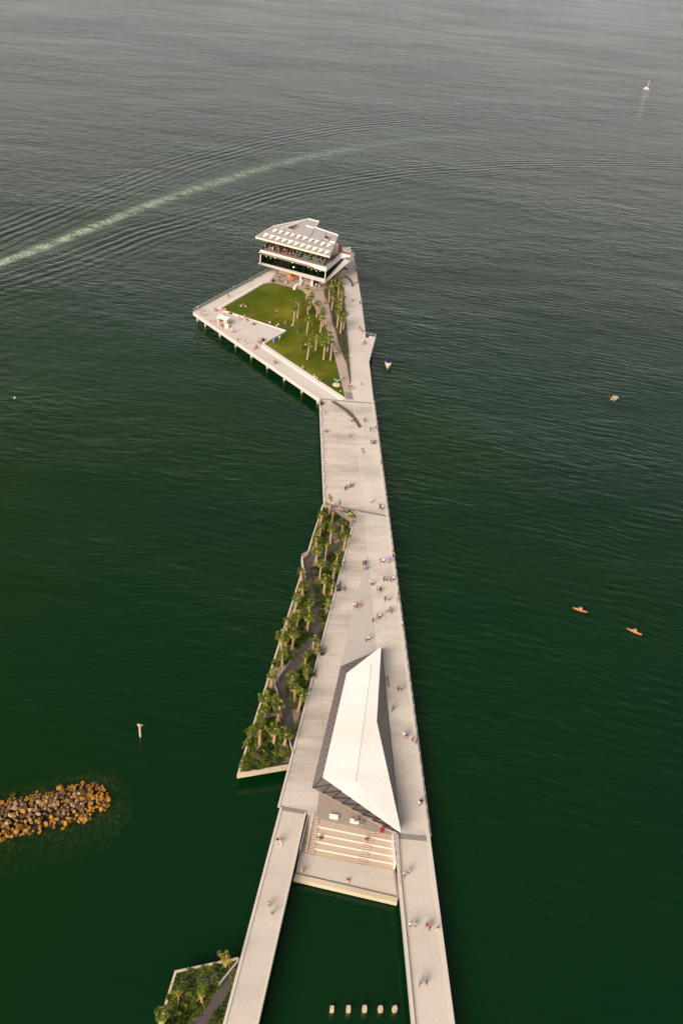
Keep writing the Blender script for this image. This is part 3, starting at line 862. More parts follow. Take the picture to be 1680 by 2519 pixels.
# ground floor
gq = [P(u, v, ZD) for u, v in [(686, 671), (752, 690), (800, 700), (812, 689), (840, 662)]]
gw = [gq[0], gq[1], P(764, 672, ZD), P(700, 655, ZD)]
b = MB(); b.prism(L_(at(gw, ZD)), L_(at(gw, Z1 - .02))); core = b.build('ground_floor_wall', m_beige, bld)
gw2 = [P(786, 697, ZD), P(800, 700, ZD), P(842, 658, ZD), P(800, 662, ZD)]
b = MB(); b.prism(L_(at(gw2, ZD)), L_(at(gw2, Z1 - .02))); b.build('ground_floor_wall', m_beige, bld)
q12 = lambda *pts: Z(670, 640, 12.06, pts)
def panel(pts, z0, z1, name, m, parent, depth=.25):
    a, c = [P(u, v, ZD) for u, v in q12(*pts)]
    b = wstrip(L_([a, c]), depth, z0 - bo.z, z1 - bo.z); return b.build(name, m, parent)
panel([(455, 505), (552, 530)], ZD, ZD + 3.1, 'kiosk_panel', mat('orange_panel', (.62, .30, .03)), bld)
panel([(566, 533), (690, 565)], ZD, ZD + .9, 'counter', mat('red_counter', (.45, .06, .03)), bld)
panel([(690, 565), (790, 588)], ZD, ZD + 1.0, 'counter', mat('rust_counter', (.36, .07, .03)), bld)
panel([(572, 522), (690, 552)], ZD + 1.2, ZD + 3.2, 'kiosk_window', mat('teal_window', (.02, .10, .09), rough=.3), bld, depth=.15)
for pts, w_ in (([(840, 600)], .9), ([(1170, 755)], .8), ([(1010, 640)], .5)):
    p = P(*q12(*pts)[0], ZD) - bo
    b = MB(); b.box((p.x, p.y, (Z1 - ZD) / 2 + p.z), (w_, w_, Z1 - ZD - .04)); b.build('column', m_fas, bld)
w = [P(u, v, ZD + .8) for u, v in q12((650, 820), (700, 735), (790, 700), (830, 690), (850, 640), (920, 580))]
thing(wstrip(w, 1.0, ZD, ZD + .8), 'zigzag_planter', m_white, 'low zigzag pale wall on the plaza beneath the restaurant', 'low wall')
b = MB(); st_a, st_b = P(*q12((930, 700))[0], ZD), P(*q12((1150, 755))[0], ZD)
for k in range(8):
    d = Vector((.10, .42, 0)) * k
    b.prism(L_([st_a + d, st_b + d, st_b + d + Vector((.1, .45, 0)), st_a + d + Vector((.1, .45, 0))]), L_([p + Vector((0, 0, .3 * (k + 1))) for p in [st_a + d, st_b + d, st_b + d + Vector((.1, .45, 0)), st_a + d + Vector((.1, .45, 0))]]))
b.build('stair', m_tan, bld)

# terrace furniture
m_teal = mat('teal_cover', (0.03, 0.30, 0.25), var=.15)
q8 = lambda *pts: Z(620, 580, 7.84, pts)
tl = 0
for pts, lab in ((q8((880, 372), (905, 322), (960, 345), (930, 375)), 'teal counter left of the four on the roof terrace'),
                 (q8((975, 372), (1000, 345), (1118, 388), (1095, 418)), 'longest teal counter in the middle of the roof terrace'),
                 (q8((1165, 452), (1205, 412), (1330, 445), (1300, 478)), 'teal counter third from the left on the roof terrace'),
                 (q8((1350, 520), (1385, 462), (1420, 475), (1390, 530)), 'short teal counter nearest the right corner of the roof terrace')):
    w = [P(u, v, ZT + 1.0) for u, v in pts]; c = sum(w, Vector()) / 4; c.z = ZT
    r = empty('bar_counter', c); tag(r, lab, 'counter', 'teal counters on the roof terrace')
    b = MB(); qq = [Vector((p.x - c.x, p.y - c.y, 0)) for p in w]
    b.prism([p + Vector((0, 0, .9)) for p in qq], [p + Vector((0, 0, 1.0)) for p in qq]); b.build('counter_top', m_teal, r)
    b = MB(); b.prism([p * .85 for p in qq], [p * .85 + Vector((0, 0, .9)) for p in qq]); b.build('counter_base', m_dark, r)
m_wood = mat('terrace_wood', (0.30, 0.12, 0.05), var=.3)
m_darkf = mat('dark_furniture', (0.03, 0.028, 0.03), var=.3)
tb = MB(); tb.tube([(0, 0, .72), (0, 0, .76)], .45, n=12); ttop = tb.mesh('table_top', m_wood)
tb = MB(); tb.tube([(0, 0, 0), (0, 0, .72)], .05, n=6); tb.tube([(0, 0, 0), (0, 0, .04)], .28, n=8); tbase = tb.mesh('table_base', m_darkf)
cb = MB(); cb.box((0, 0, .45), (.42, .42, .05)); cseat = cb.mesh('chair_seat', m_darkf)
cb = MB(); cb.box((0, .2, .7), (.42, .04, .45)); cback = cb.mesh('chair_back', m_darkf)
cb = MB(); cb.box((0, 0, .225), (.04, .04, .45)); cleg = cb.mesh('chair_leg', m_darkf)
def table(p, lab):
    r = empty('terrace_table', p); tag(r, lab, 'table', 'round tables on the roof terrace')
    link('table_top', ttop, r); link('table_base', tbase, r)
def chair(p, rz, lab, grp='chairs on the roof terrace'):
    r = empty('chair', p, rz); tag(r, lab, 'chair', grp)
    link('seat', cseat, r); link('backrest', cback, r)
    for x in (-.18, .18):
        for y in (-.18, .18): link('leg', cleg, r, loc=(x, y, 0))
rt = random.Random(3)
tcount = {}
front0, front1 = P(645, 612, ZT), P(795, 650, ZT)
dirb = Vector((.18, .98, 0))
zones = ['at the left end', 'left of the middle', 'in the middle', 'by the teal counters', 'at the right corner']
for i in range(17):
    tpos = (i + .5) / 17
    for j in range(3 if tpos < .55 else 2):
        if rt.random() < .2: continue
        p = front0.lerp(front1, tpos) + dirb * (1.3 + j * 2.4 + rt.random() * .5); p.z = ZT
        zn = zones[min(4, int(tpos * 5))]
        rowd = ['by the parapet', 'in the second row', 'deep under the canopy'][j]
        tcount[(zn, rowd)] = tcount.get((zn, rowd), 0) + 1
        table(p, '%s small round table from left %s %s' % (ORD[tcount[(zn, rowd)] - 1], rowd, zn))
        for k in range(rt.choice((2, 3))):
            a = rt.random() * 6.28
            chair(p + Vector((cos(a), sin(a), 0)) * .8, a - pi / 2, 'dark chair at a table %s, %s of the terrace' % (rowd, zn))

def umbrella(p, m, lab, r=1.4, h=2.5, grp=None):
    e_ = empty('parasol', p); tag(e_, lab, 'parasol', grp)
    b = MB(); n = 8
    vs = [(0, 0, h)] + [(r * cos(2 * pi * k / n), r * sin(2 * pi * k / n), h - .55) for k in range(n)]
    b.add(vs, [(0, 1 + k, 1 + (k + 1) % n) for k in range(n)]); b.build('canopy', m, e_)
    b = MB(); b.tube([(0, 0, 0), (0, 0, h - .05)], .04, n=6); b.build('pole', m_steel, e_)
m_red = mat('red_fabric', (0.42, 0.045, 0.03))
umbrella(P(*q10((605, 150))[0], ZT), m_red, 'red parasol on the far right of the roof terrace', r=.9, h=2.1)
b = MB(); w = [P(u, v, ZT + .6) for u, v in q10((710, 190), (780, 165), (870, 205), (880, 240), (800, 235), (720, 205))]
b.prism(at(w, ZT), w); thing(b, 'curved_sofa', mat('rust_sofa', (.30, .09, .06), var=.3), 'rust curved sofa near the tip of the roof terrace', 'sofa')
b = MB(); w = [P(u, v, ZT + .62) for u, v in q10((720, 190), (775, 175), (855, 205), (850, 225), (800, 215), (730, 200))]
b.prism([p - Vector((0, 0, .02)) for p in w], [p + Vector((0, 0, .1)) for p in w]); thing(b, 'cushion', mat('cream_cushion', (.6, .45, .35)), 'cream cushion lying on the curved sofa', 'cushion')

# kiosk cart on the head plaza
kc = P(552, 800, ZD); kr = empty('food_kiosk', kc, -.35); tag(kr, 'white food kiosk with open hatch near the left tip of the pier head', 'kiosk')
b = MB(); b.prism([Vector(p) for p in ((-2.6, -.9, 2.55), (1.6, -.9, 2.55), (1.6, 1.3, 2.75), (-2.6, 1.3, 2.75))], [Vector(p) for p in ((-2.6, -.9, 2.7), (1.6, -.9, 2.7), (1.6, 1.3, 2.9), (-2.6, 1.3, 2.9))]); b.build('roof', m_roof, kr)
b = MB(); b.box((-.5, .2, 1.27), (3.6, 1.7, 2.5)); kb = b.build('kiosk_body', mat('kiosk_body', (.55, .45, .34)), kr)
b = MB(); b.box((-.9, -.68, 1.75), (1.8, .08, .9)); b.build('hatch', m_dark, kr)
b = MB(); b.box((-.9, -.95, 1.15), (2.2, .6, .08)); b.build('counter', m_white, kr)
b = MB(); b.box((1.7, -1.1, 1.0), (1.5, 1.1, .5)); b.box((1.7, -1.1, .37), (1.3, .9, .7)); b.build('side_cabinet', m_white, kr)
for x in (-1.6, .6):
    b = MB(); b.tube([(x, -.72, .3), (x, -.6, .3)], .3, n=10); b.build('wheel', m_black, kr)

# quay railing on the upper left edge
rail([(477, 766), (690, 651)], ZD, 1.1, 'railing', 'long white posted railing along the far left quay of the pier head', post=1.6, mt=m_pale, thick=.05)
rail([(871, 640), (889, 750), (898, 822)], ZD, 1.05, 'railing', 'thin railing beside the restaurant on the far right deck edge', post=2.5, mt=m_pale, thick=.03)
rail([(785.5, 983), (796.5, 1239)], ZD, 1.05, 'railing', 'thin railing along the left edge of the narrow waist', post=3.0, mt=m_pale, thick=.025)
rail([(899.5, 824.5), (923.5, 829), (908, 888)], ZD, 1.05, 'railing', 'pale railing around the triangular notch of the right edge', post=2.0, mt=m_pale, thick=.04)
rail([(920, 992), (1057.5, 2060)], ZD, 1.05, 'railing', 'thin railing along the right edge of the main deck', post=3.0, mt=m_pale, thick=.02)
# low light bollards
bm_ = MB(); bm_.tube([(0, 0, 0), (0, 0, .55)], .12, n=8); bpost = bm_.mesh('bollard_post', m_pale)
bm_ = MB(); bm_.box((0, 0, .64), (.34, .34, .16)); bhead = bm_.mesh('bollard_head', m_sky)
lab = ['first', 'second', 'third', 'fourth', 'fifth', 'sixth', 'seventh', 'eighth', 'ninth']
for k, (u, v) in enumerate(Z(760, 940, 6.72, [(200, 482), (205, 645), (213, 815), (222, 990), (231, 1170), (240, 1360), (248, 1555), (258, 1755), (266, 1970)])):
    r = empty('light_bollard', P(u, v, ZD)); tag(r, '%s low white bollard from the top on the left edge of the waist' % lab[k], 'bollard', 'white bollards along the waist edge')
    link('post', bpost, r); link('lamp_head', bhead, r)

# ------------------------------------------------------------------ vegetation
def leafmat(name, col, var=.35):
    m = mat(name, col, rough=.6, var=var, scale=.8, spec=.25)
    return m
m_fr = [leafmat('frond_green', (0.085, 0.12, 0.010)), leafmat('frond_light', (0.17, 0.185, 0.014)), leafmat('frond_dark', (0.030, 0.058, 0.008)), leafmat('frond_dry', (0.38, 0.24, 0.03))]
m_trunk = mat('palm_trunk', (0.42, 0.27, 0.16), var=.35, scale=6, bump=.5)
m_leaf = [leafmat('leaf_a', (0.058, 0.088, 0.009)), leafmat('leaf_b', (0.13, 0.155, 0.012)), leafmat('leaf_c', (0.022, 0.038, 0.008)), leafmat('leaf_d', (0.15, 0.155, 0.03)), leafmat('leaf_e', (0.10, 0.125, 0.075))]
def crown_mesh(seed, R=1.68, n=34, dry=2, small=False):
    r = random.Random(seed); b = MB()
    for k in range(n):
        az = r.random() * 2 * pi; el = radians(r.uniform(-50, 88)) if k >= dry else radians(r.uniform(-70, -35))
        d = Vector((cos(az) * cos(el), sin(az) * cos(el), sin(el)))
        side = Vector((-sin(az), cos(az), 0)); upv = d.cross(side) * -1
        if upv.z < 0: upv = -upv
        pl = R * r.uniform(.28, .74); fl = R * r.uniform(.32, .48)
        c = d * pl - Vector((0, 0, .05))
        mi = 3 if k < dry else r.choice((0, 0, 0, 1, 1, 2))
        w = .022; b.add([side * -w, side * w, c + side * w, c - side * w], [(0, 1, 2, 3)], 1 if mi != 3 else 3)
        nb = 9; prev = None
        for j in range(nb):
            a = radians(-95 + 190 * j / (nb - 1)) + r.uniform(-.06, .06)
            dd = d * cos(a) + side * sin(a)
            ln = fl * (1 - .18 * abs(a) / 1.7) * r.uniform(.85, 1.08)
            mid = c + dd * ln * .55 + upv * (.05 * ln)
            tip = c + dd * ln - Vector((0, 0, .30 * ln)) 
            pw = (dd.cross(upv)).normalized() * (ln * .125)
            b.add([c, mid + pw, tip, mid - pw], [(0, 1, 2, 3)], mi)
    return b.mesh('crown_%d' % seed, m_fr, fix=False)
crowns = [crown_mesh(s, n=nn) for s, nn in ((1, 28), (2, 33), (3, 24), (4, 35), (5, 30), (6, 26), (7, 38))]
crowns_s = [crown_mesh(s, n=nn, dry=1) for s, nn in ((11, 12), (12, 16))]
crowns_y = [crown_mesh(21, n=14, dry=6)]
def trunk_mesh(seed):
    r = random.Random(seed); b = MB(); pts = []; rad = []
    for k in range(9):
        t_ = k / 8
        pts.append((.10 * sin(t_ * 3 + seed) * t_, .08 * cos(t_ * 2 + seed) * t_ - .08 * t_, t_))
        rad.append(.27 - .05 * t_ + (.10 if k == 0 else 0) + (.04 if k == 8 else 0) + r.uniform(-.015, .015))
    b.tube(pts, rad, n=9)
    return b.mesh('trunk_%d' % seed, m_trunk, smooth=True)
trunks = [trunk_mesh(s) for s in (1, 2, 3)]
bb = MB(); bb.tube([(.95, 0, 0), (.22, 0, 1.5)], .05, n=5)
brace_me = bb.mesh('brace', mat('brace_wood', (.36, .26, .18), var=.2))
rp = random.Random(5)
PALMS = []
def palm(base, top, size=1.0, kind=0, brace=True, label='', group='', zg=ZG):
    b0 = P(base[0], base[1], zg); tp = above(b0, *top)
    root = empty('palm_tree', b0, 0); tag(root, label, 'palm tree', group)
    d = tp - b0; h = max(1.5, d.length)
    d2 = Vector((d.x, d.y, 0));
    if d2.length > .35 * h: d2 = d2.normalized() * .35 * h
    ax = Vector((d2.x, d2.y, d.z)).normalized()
    tr_ = link('trunk', rp.choice(trunks), root)
    qn = Vector((0, 0, 1)).rotation_difference(ax)
    mrot = qn.to_matrix().to_4x4() @ Matrix.Rotation(rp.random() * 6.28, 4, 'Z')
    tr_.matrix_local = mrot @ Matrix.Diagonal((min(size, 1.15), min(size, 1.15), h, 1))
    tr_.scale = (min(size, 1.15), min(size, 1.15), h)
    cm = rp.choice(crowns if kind == 0 else crowns_s if kind == 1 else crowns_y)
    cr = link('crown', cm, root, loc=ax * h + Vector((0, 0, -.05))); cr.rotation_euler = (ax.y * -.3, ax.x * .3, rp.random() * 6.28)
    s = size * rp.uniform(.80, .98); cr.scale = (s, s, s * .95)
    if brace:
        a0 = rp.random() * 6
        for k in range(3):
            o = link('brace', brace_me, root, rz=a0 + k * 2.1)
    PALMS.append(base)
    return root
def z1(*p): return Z(700, 1200, 5.227, [p])[0]
def z2(*p): return Z(560, 1560, 5.227, [p])[0]
def z3(*p): return Z(640, 680, 5.227, [p])[0]
def z4(*p): return Z(360, 2200, 3.92, [p])[0]
gp = []
for bx, by, tx, ty, sz, kd in [(570, 345, 605, 130, .75, 1), (595, 300, 583, 95, .45, 1), (695, 350, 710, 185, .62, 1), (840, 525, 862, 325, 1.0, 0), (455, 480, 478, 350, 1.0, 0),
        (588, 720, 605, 520, 1.0, 0), (600, 500, 625, 305, .55, 1), (450, 630, 465, 510, 1.0, 0), (742, 590, 750, 480, 1.1, 0), (757, 820, 782, 610, 1.15, 0),
        (405, 760, 412, 635, 1.0, 0), (405, 975, 410, 805, 1.1, 0), (515, 985, 545, 710, .55, 2), (660, 990, 682, 840, .7, 1), (448, 1190, 475, 960, .85, 0),
        (625, 1180, 652, 1020, 1.15, 0), (505, 1390, 530, 1165, 1.1, 0), (600, 1400, 612, 1240, .8, 1), (228, 1230, 222, 1072, 1.15, 0), (230, 1400, 243, 1265, 1.0, 0),
        (125, 1610, 168, 1405, 1.0, 0), (318, 1590, 325, 1465, 1.0, 0), (292, 1840, 325, 1640, 1.15, 0), (155, 1800, 172, 1640, 1.0, 0), (25, 1850, 48, 1705, 1.1, 0),
        (98, 2080, 130, 1850, 1.0, 0), (540, 1630, 552, 1480, .8, 1), (365, 2085, 380, 1940, .85, 0), (420, 2120, 432, 2020, .7, 1), (8, 2060, 20, 1920, 1.1, 0)]:
    gp.append((z1(bx, by), z1(tx, ty), sz, kd))
for bx, by, tx, ty, sz, kd in [(698, 200, 700, 15, 1.05, 0), (828, 215, 855, -5, .8, 0), (1143, 290, 1160, 165, .7, 1), (703, 430, 712, 245, 1.05, 0),
        (990, 430, 1012, 265, .7, 0), (1015, 605, 1030, 455, 1.1, 0), (565, 715, 578, 520, 1.1, 0), (818, 730, 832, 535, 1.1, 0), (862, 880, 875, 675, 1.0, 0),
        (903, 1005, 950, 770, 1.1, 0), (487, 920, 492, 805, 1.1, 0), (593, 975, 602, 835, .9, 0), (480, 1085, 490, 960, .9, 0), (645, 1135, 662, 925, 1.15, 0),
        (430, 1200, 430, 1105, 1.0, 0), (415, 1440, 422, 1235, 1.35, 0), (595, 1420, 605, 1205, 1.15, 0), (730, 1450, 745, 1275, 1.1, 0), (285, 1380, 305, 1240, .9, 0), (250, 1470, 262, 1385, .6, 0)]:
    gp.append((z2(bx, by), z2(tx, ty), sz, kd))
gp.sort(key=lambda g: g[0][1])
def band(v):
    if v < 1300: return 'near the top joint'
    if v < 1400: return 'by the upper bend of the path'
    if v < 1500: return 'along the upper straight of the path'
    if v < 1600: return 'between the two path bends'
    if v < 1700: return 'by the lower bend of the path'
    if v < 1780: return 'along the lower straight of the path'
    return 'above the lower garden wall'
by = {}
for g in gp: by.setdefault(band(g[0][1]), []).append(g)
for bnd, gs in by.items():
    gs.sort(key=lambda g: g[0][0])
    for k, (bs, tp, sz, kd) in enumerate(gs):
        look = {0: 'full green palm', 1: 'thin-crowned palm', 2: 'yellowing palm'}[kd]
        palm(bs, tp, sz, kd, True, '%s, %s from the left %s' % (look, ORD[k], bnd), 'cabbage palms in the long garden')
for k, (bs, tp, sz, kd) in enumerate([(z4(765, 705), z4(770, 590), .85, 2), (z4(315, 1030), z4(308, 925), .6, 2), (z4(533, 1050), z4(540, 955), .65, 2), (z4(160, 1290), z4(160, 1130), 1.0, 0)]):
    palm(bs, tp, sz, kd, True, ['yellowing palm by the tip of the small lower garden', 'yellow-tufted palm left of the middle in the lower garden', 'yellow-tufted palm right of the middle in the lower garden',
                                'green palm hanging over the left rim of the lower garden'][k], 'palms in the lower garden')
lp_ = [(595, 300, 608, 135, .8, 0, 'palm with round crown nearest the zigzag wall'), (425, 635, 450, 400, 1.0, 0, 'leftmost palm on the lawn'),
       (480, 535, 500, 300, 1.15, 0, 'palm just right of the leftmost lawn palm'), (608, 500, 625, 325, 1.15, 0, 'palm left of the walk near the top of the lawn'),
       (640, 420, 660, 240, 1.1, 0, 'palm at the top of the lawn beside the yellow spot'), (725, 530, 748, 345, 1.05, 0, 'palm at the lawn edge left of the walk'),
       (597, 742, 625, 525, 1.15, 0, 'tallest palm in the middle of the lawn'), (775, 725, 800, 500, 1.1, 0, 'palm leaning over the walk in the middle'),
       (808, 650, 822, 435, 1.05, 0, 'palm whose crown covers the walk'), (715, 958, 727, 740, 1.05, 0, 'lone palm left of the lower cluster'),
       (605, 1070, 642, 850, 1.0, 0, 'leaning palm standing lowest on the left of the lawn'), (865, 965, 895, 745, 1.05, 0, 'palm behind the lowest pair near the walk'),
       (815, 1078, 836, 835, 1.15, 0, 'palm with orange fronds in the lower cluster'), (903, 1078, 928, 865, 1.05, 0, 'palm next to the walk, lowest on the lawn'),
       (838, 880, 835, 770, .9, 0, 'short palm inside the lower lawn cluster')]
for bx, by_, tx, ty, sz, kd, lb in lp_:
    palm(z3(bx, by_), z3(tx, ty), sz * 1.12, kd, False, lb, 'palms on the lawn', zg=ZD + .05)
hp = [(885, 345, 897, 160, 1.1, 'leftmost palm of the hedge bed'), (920, 445, 940, 250, 1.1, 'second palm from the left in the hedge bed'), (950, 200, 922, 90, 1.0, 'palm at the building end of the hedge bed'),
      (960, 130, 970, 20, 1.0, 'palm under the building corner, left one'), (1010, 130, 1035, 15, 1.1, 'palm under the building corner, right one'), (1000, 290, 1015, 80, 1.1, 'tall palm at the upper right of the hedge bed'),
      (1030, 370, 1052, 175, 1.0, 'palm overhanging the right deck, upper'), (1035, 450, 1050, 260, 1.15, 'palm overhanging the right deck, second'), (992, 520, 1020, 345, 1.15, 'bushy palm in the middle of the hedge bed'),
      (990, 665, 1012, 440, 1.1, 'left palm of the lower hedge cluster'), (1030, 745, 1052, 525, 1.15, 'middle palm of the lower hedge cluster'), (1065, 695, 1108, 475, .95, 'dark palm leaning right over the deck'),
      (1040, 660, 1060, 520, .9, 'inner palm of the lower hedge cluster')]
for bx, by_, tx, ty, sz, lb in hp:
    palm(z3(bx, by_), z3(tx, ty), sz * 1.1, 0, False, lb, 'palms in the hedge bed', zg=ZD + .08)

# small broadleaf trees on the lawn
def leafy(u, v, h, seed, label):
    r = random.Random(seed); b0 = P(u, v, ZD + .05); root = empty('young_tree', b0); tag(root, label, 'tree', 'young trees on the lawn')
    b = MB(); b.tube([(0, 0, 0), (.05, .05, h * .5), (0, .1, h * .85)], [.09, .07, .04], n=6)
    for k in range(6):
        a = r.random() * 6.28; z = h * r.uniform(.35, .7); b.tube([(0, 0, z), (cos(a) * .8, sin(a) * .8, z + .8)], [.04, .02], n=4)
    b.build('trunk', m_trunk, root)
    b = MB()
    for k in range(420):
        a = r.random() * 6.28; q = r.random() ** .5; z = h * (.35 + .65 * r.random()); rr = 1.15 * q * (1.15 - abs(z / h - .65) * 1.6)
        c = Vector((rr * cos(a), rr * sin(a), z)); n_ = Vector((r.gauss(0, 1), r.gauss(0, 1), r.gauss(0, 1))).normalized(); t_ = n_.orthogonal().normalized() * .16; s_ = n_.cross(t_)
        b.add([c - t_, c - s_ * .6, c + t_, c + s_ * .6], [(0, 1, 2, 3)], r.choice((0, 1, 1)))
    b.build('crown', [m_leaf[0], m_leaf[1]], root, fix=False)
leafy(*z3(480, 735), 4.2, 1, 'thin young tree near the tip of the white triangular plaza')
leafy(*z3(520, 950), 4.0, 2, 'young tree standing alone on the lower lawn')
leafy(*z3(548, 850), 4.6, 3, 'young tree just behind the lower lawn tree')
leafy(*z3(668, 635), 4.0, 4, 'young tree right of the tallest lawn palm')

# hedges in the bed: rows of clipped shrubs = ground cover
def inside(p, poly):
    c = False; n = len(poly)
    for i in range(n):
        a, b_ = poly[i], poly[i - 1]
        if (a.y > p[1]) != (b_.y > p[1]) and p[0] < (b_.x - a.x) * (p[1] - a.y) / (b_.y - a.y) + a.x: c = not c
    return c
def scatter(poly, n, seed, avoid=None):
    r = random.Random(seed); xs = [p.x for p in poly]; ys = [p.y for p in poly]; out = []; tries = 0
    while len(out) < n and tries < n * 30:
        tries += 1
        p = (r.uniform(min(xs), max(xs)), r.uniform(min(ys), max(ys)))
        if inside(p, poly) and not (avoid and any(inside(p, a) for a in avoid)): out.append(p)
    return out
bedw = [P(u, v, ZD) for u, v in bed_px]
r = random.Random(17); b = MB()
hd = (P(856, 860, ZD) - P(846, 718, ZD)).normalized(); hn = Vector((-hd.y, hd.x, 0))
for x, y in scatter(bedw, 5200, 3):
    q = Vector((x, y, 0)); s = q.dot(hn)
    if (s % 1.5) > 1.05: continue
    h = r.uniform(.1, .95); a = r.random() * 6.28; L = r.uniform(.2, .4)
    c = Vector((x, y, ZD + .08 + h)); d = Vector((cos(a), sin(a), r.uniform(-.2, .7))).normalized() * L; w = Vector((-sin(a), cos(a), r.uniform(-.3, .3))) * L * .45
    b.add([c - d * .4, c + w, c + d, c - w], [(0, 1, 2, 3)], r.choice((0, 0, 2, 2, 0, 1)))
o = b.build('hedge_planting', m_leaf, fix=False); tag(o, 'rows of dense green hedge plants beside the walk', 'hedge', kind='stuff')

# garden ground cover
gw1 = [Vector((p.x, p.y, 0)) for p in wg]; walk1 = [P(u, v, ZG) for u, v in pl_l + pl_r]
gw2 = [Vector((p.x, p.y, 0)) for p in wg2]; walk2 = [P(u, v, ZG) for u, v in Z(360, 2200, 3.92, [(888, 665), (700, 890), (450, 1230), (200, 1600), (400, 1600), (615, 1250), (800, 990), (880, 700)])]
from mathutils import noise as mnoise
def rimdist(pts, x, y):
    return min(abs(polyd_(a, c, x, y)) for a, c in zip(pts[:-1], pts[1:]))
def polyd_(a, c, x, y):
    dx, dy = c.x - a.x, c.y - a.y; t_ = max(0, min(1, ((x - a.x) * dx + (y - a.y) * dy) / (dx * dx + dy * dy)))
    return sqrt((a.x + dx * t_ - x) ** 2 + (a.y + dy * t_ - y) ** 2)
def cover(poly, avoid, n, seed, zg, thr, hmax=1.0, rimpts=None, clear=.8):
    r = random.Random(seed); b = MB()
    for x, y in scatter(poly, n, seed, avoid):
        dn = mnoise.noise(Vector((x * .16, y * .16, seed))) + .5 * mnoise.noise(Vector((x * .5, y * .5, seed)))
        if dn < thr or (abs(dn - .02) < .05): continue
        rd = rimdist(rimpts, x, y)
        if rd < .45: continue
        wd2 = min(rimdist(a_, x, y) for a_ in avoid)
        sp = mnoise.noise(Vector((x * .3 + 40, y * .3, 5)))
        hh = hmax * (.35 + .6 * max(0, dn + .3)) * min(1, .25 + rd / clear * .5) * min(1, .2 + wd2 * .5)
        mi = 2 if sp < -.22 else 0 if sp < .1 else 1 if sp < .33 else r.choice((3, 1, 4))
        spiky = rd > 1.3 and wd2 > 1.0 and mnoise.noise(Vector((x * .2, y * .2, 77))) > .18
        k = 5 if spiky else 4
        for j in range(k):
            a = r.random() * 6.28
            if spiky:
                L = r.uniform(.5, .95); c = Vector((x, y, zg + .1)); d = Vector((cos(a) * .7, sin(a) * .7, .75)) * L
                w = Vector((-sin(a), cos(a), 0)) * .07
                b.add([c - w, c + w, c + d + Vector((cos(a), sin(a), -.2)) * .2, c + d * .6 - w], [(0, 1, 2, 3)], mi if r.random() < .8 else 1)
            else:
                L = r.uniform(.16, .34); c = Vector((x + r.gauss(0, .2), y + r.gauss(0, .2), zg + r.uniform(.1, hh)))
                d = Vector((cos(a), sin(a), r.uniform(-.3, .8))).normalized() * L; w = Vector((-sin(a), cos(a), r.uniform(-.4, .4))) * L * .5
                b.add([c - d * .4, c + w, c + d, c - w], [(0, 1, 2, 3)], mi if r.random() < .75 else r.choice((0, 1, 2)))
    return b
o = cover(gw1, [walk1], 17000, 5, ZG, -.21, .9, [P(u, v, ZG) for u, v in G1], 1.2).build('ground_cover', m_leaf, fix=False); tag(o, 'mixed dense green undergrowth beneath the palms of the long garden', 'undergrowth', kind='stuff')
o = cover(gw2, [walk2], 5200, 8, ZG, -.30, .9, [P(u, v, ZG) for u, v in G2], 2.0).build('ground_cover', m_leaf, fix=False); tag(o, 'mixed green undergrowth filling the small lower garden', 'undergrowth', kind='stuff')

# individual bushes
def bush_mesh(seed, mi_set, n=260):
    r = random.Random(seed); b = MB()
    for k in range(n):
        a = r.random() * 6.28; ph = r.random() * 1.5; rr = .75 + .35 * r.random()
        lump = 1 + .25 * sin(a * 3 + seed) 
        c = Vector((cos(a) * sin(ph) * rr * lump, sin(a) * sin(ph) * rr * lump, cos(ph) * rr * .85 + .08))
        n_ = Vector((r.gauss(0, 1), r.gauss(0, 1), r.gauss(.6, 1))).normalized(); t_ = n_.orthogonal().normalized() * .19; s_ = n_.cross(t_)
        b.add([c - t_, c - s_ * .55, c + t_, c + s_ * .55], [(0, 1, 2, 3)], r.choice(mi_set))
    return b.mesh('bush_%d' % seed, m_leaf, fix=False)
bushes = [bush_mesh(1, (0, 0, 2)), bush_mesh(2, (2, 2, 0)), bush_mesh(3, (0, 1, 1)), bush_mesh(4, (4, 4, 1))]
def fan_bush(seed):
    r = random.Random(seed); b = MB()
    for k in range(16):
        az = r.random() * 6.28; el = radians(r.uniform(15, 70)); d = Vector((cos(az) * cos(el), sin(az) * cos(el), sin(el))); side = Vector((-sin(az), cos(az), 0))
        c = d * r.uniform(.5, .9)
        for j in range(8):
            a = radians(-80 + 160 * j / 7); dd = d * cos(a) + side * sin(a); ln = r.uniform(.55, .75)
            pw = dd.cross(d.cross(side)).normalized() * .07; tip = c + dd * ln - Vector((0, 0, .15))
            b.add([c, c + dd * ln * .5 + pw, tip, c + dd * ln * .5 - pw], [(0, 1, 2, 3)], r.choice((0, 1)))
    return b.mesh('fan_%d' % seed, m_leaf, fix=False)
fans = [fan_bush(1), fan_bush(2)]
r = random.Random(31)
bcount = {}
def bush_at(u, v, i, s, kindname, look, where, zg=ZG):
    me = (bushes + fans)[i]
    root = link(kindname, me, loc=P(u, v, zg), rz=r.random() * 6.28); s *= .62 if v > 2300 else .74; root.scale = (s, s, s * .9)
    root['label'] = '%s %s' % (look, where); root['category'] = 'bush'; root['group'] = 'bushes in the gardens'
looks = ['rounded mid-green bush', 'dark dense bush', 'light green bush', 'silvery grey-green bush', 'spiky fan-leaved shrub', 'wide fan-leaved shrub']
names_ = ['bush', 'bush', 'bush', 'bush', 'fan_palm_shrub', 'fan_palm_shrub']
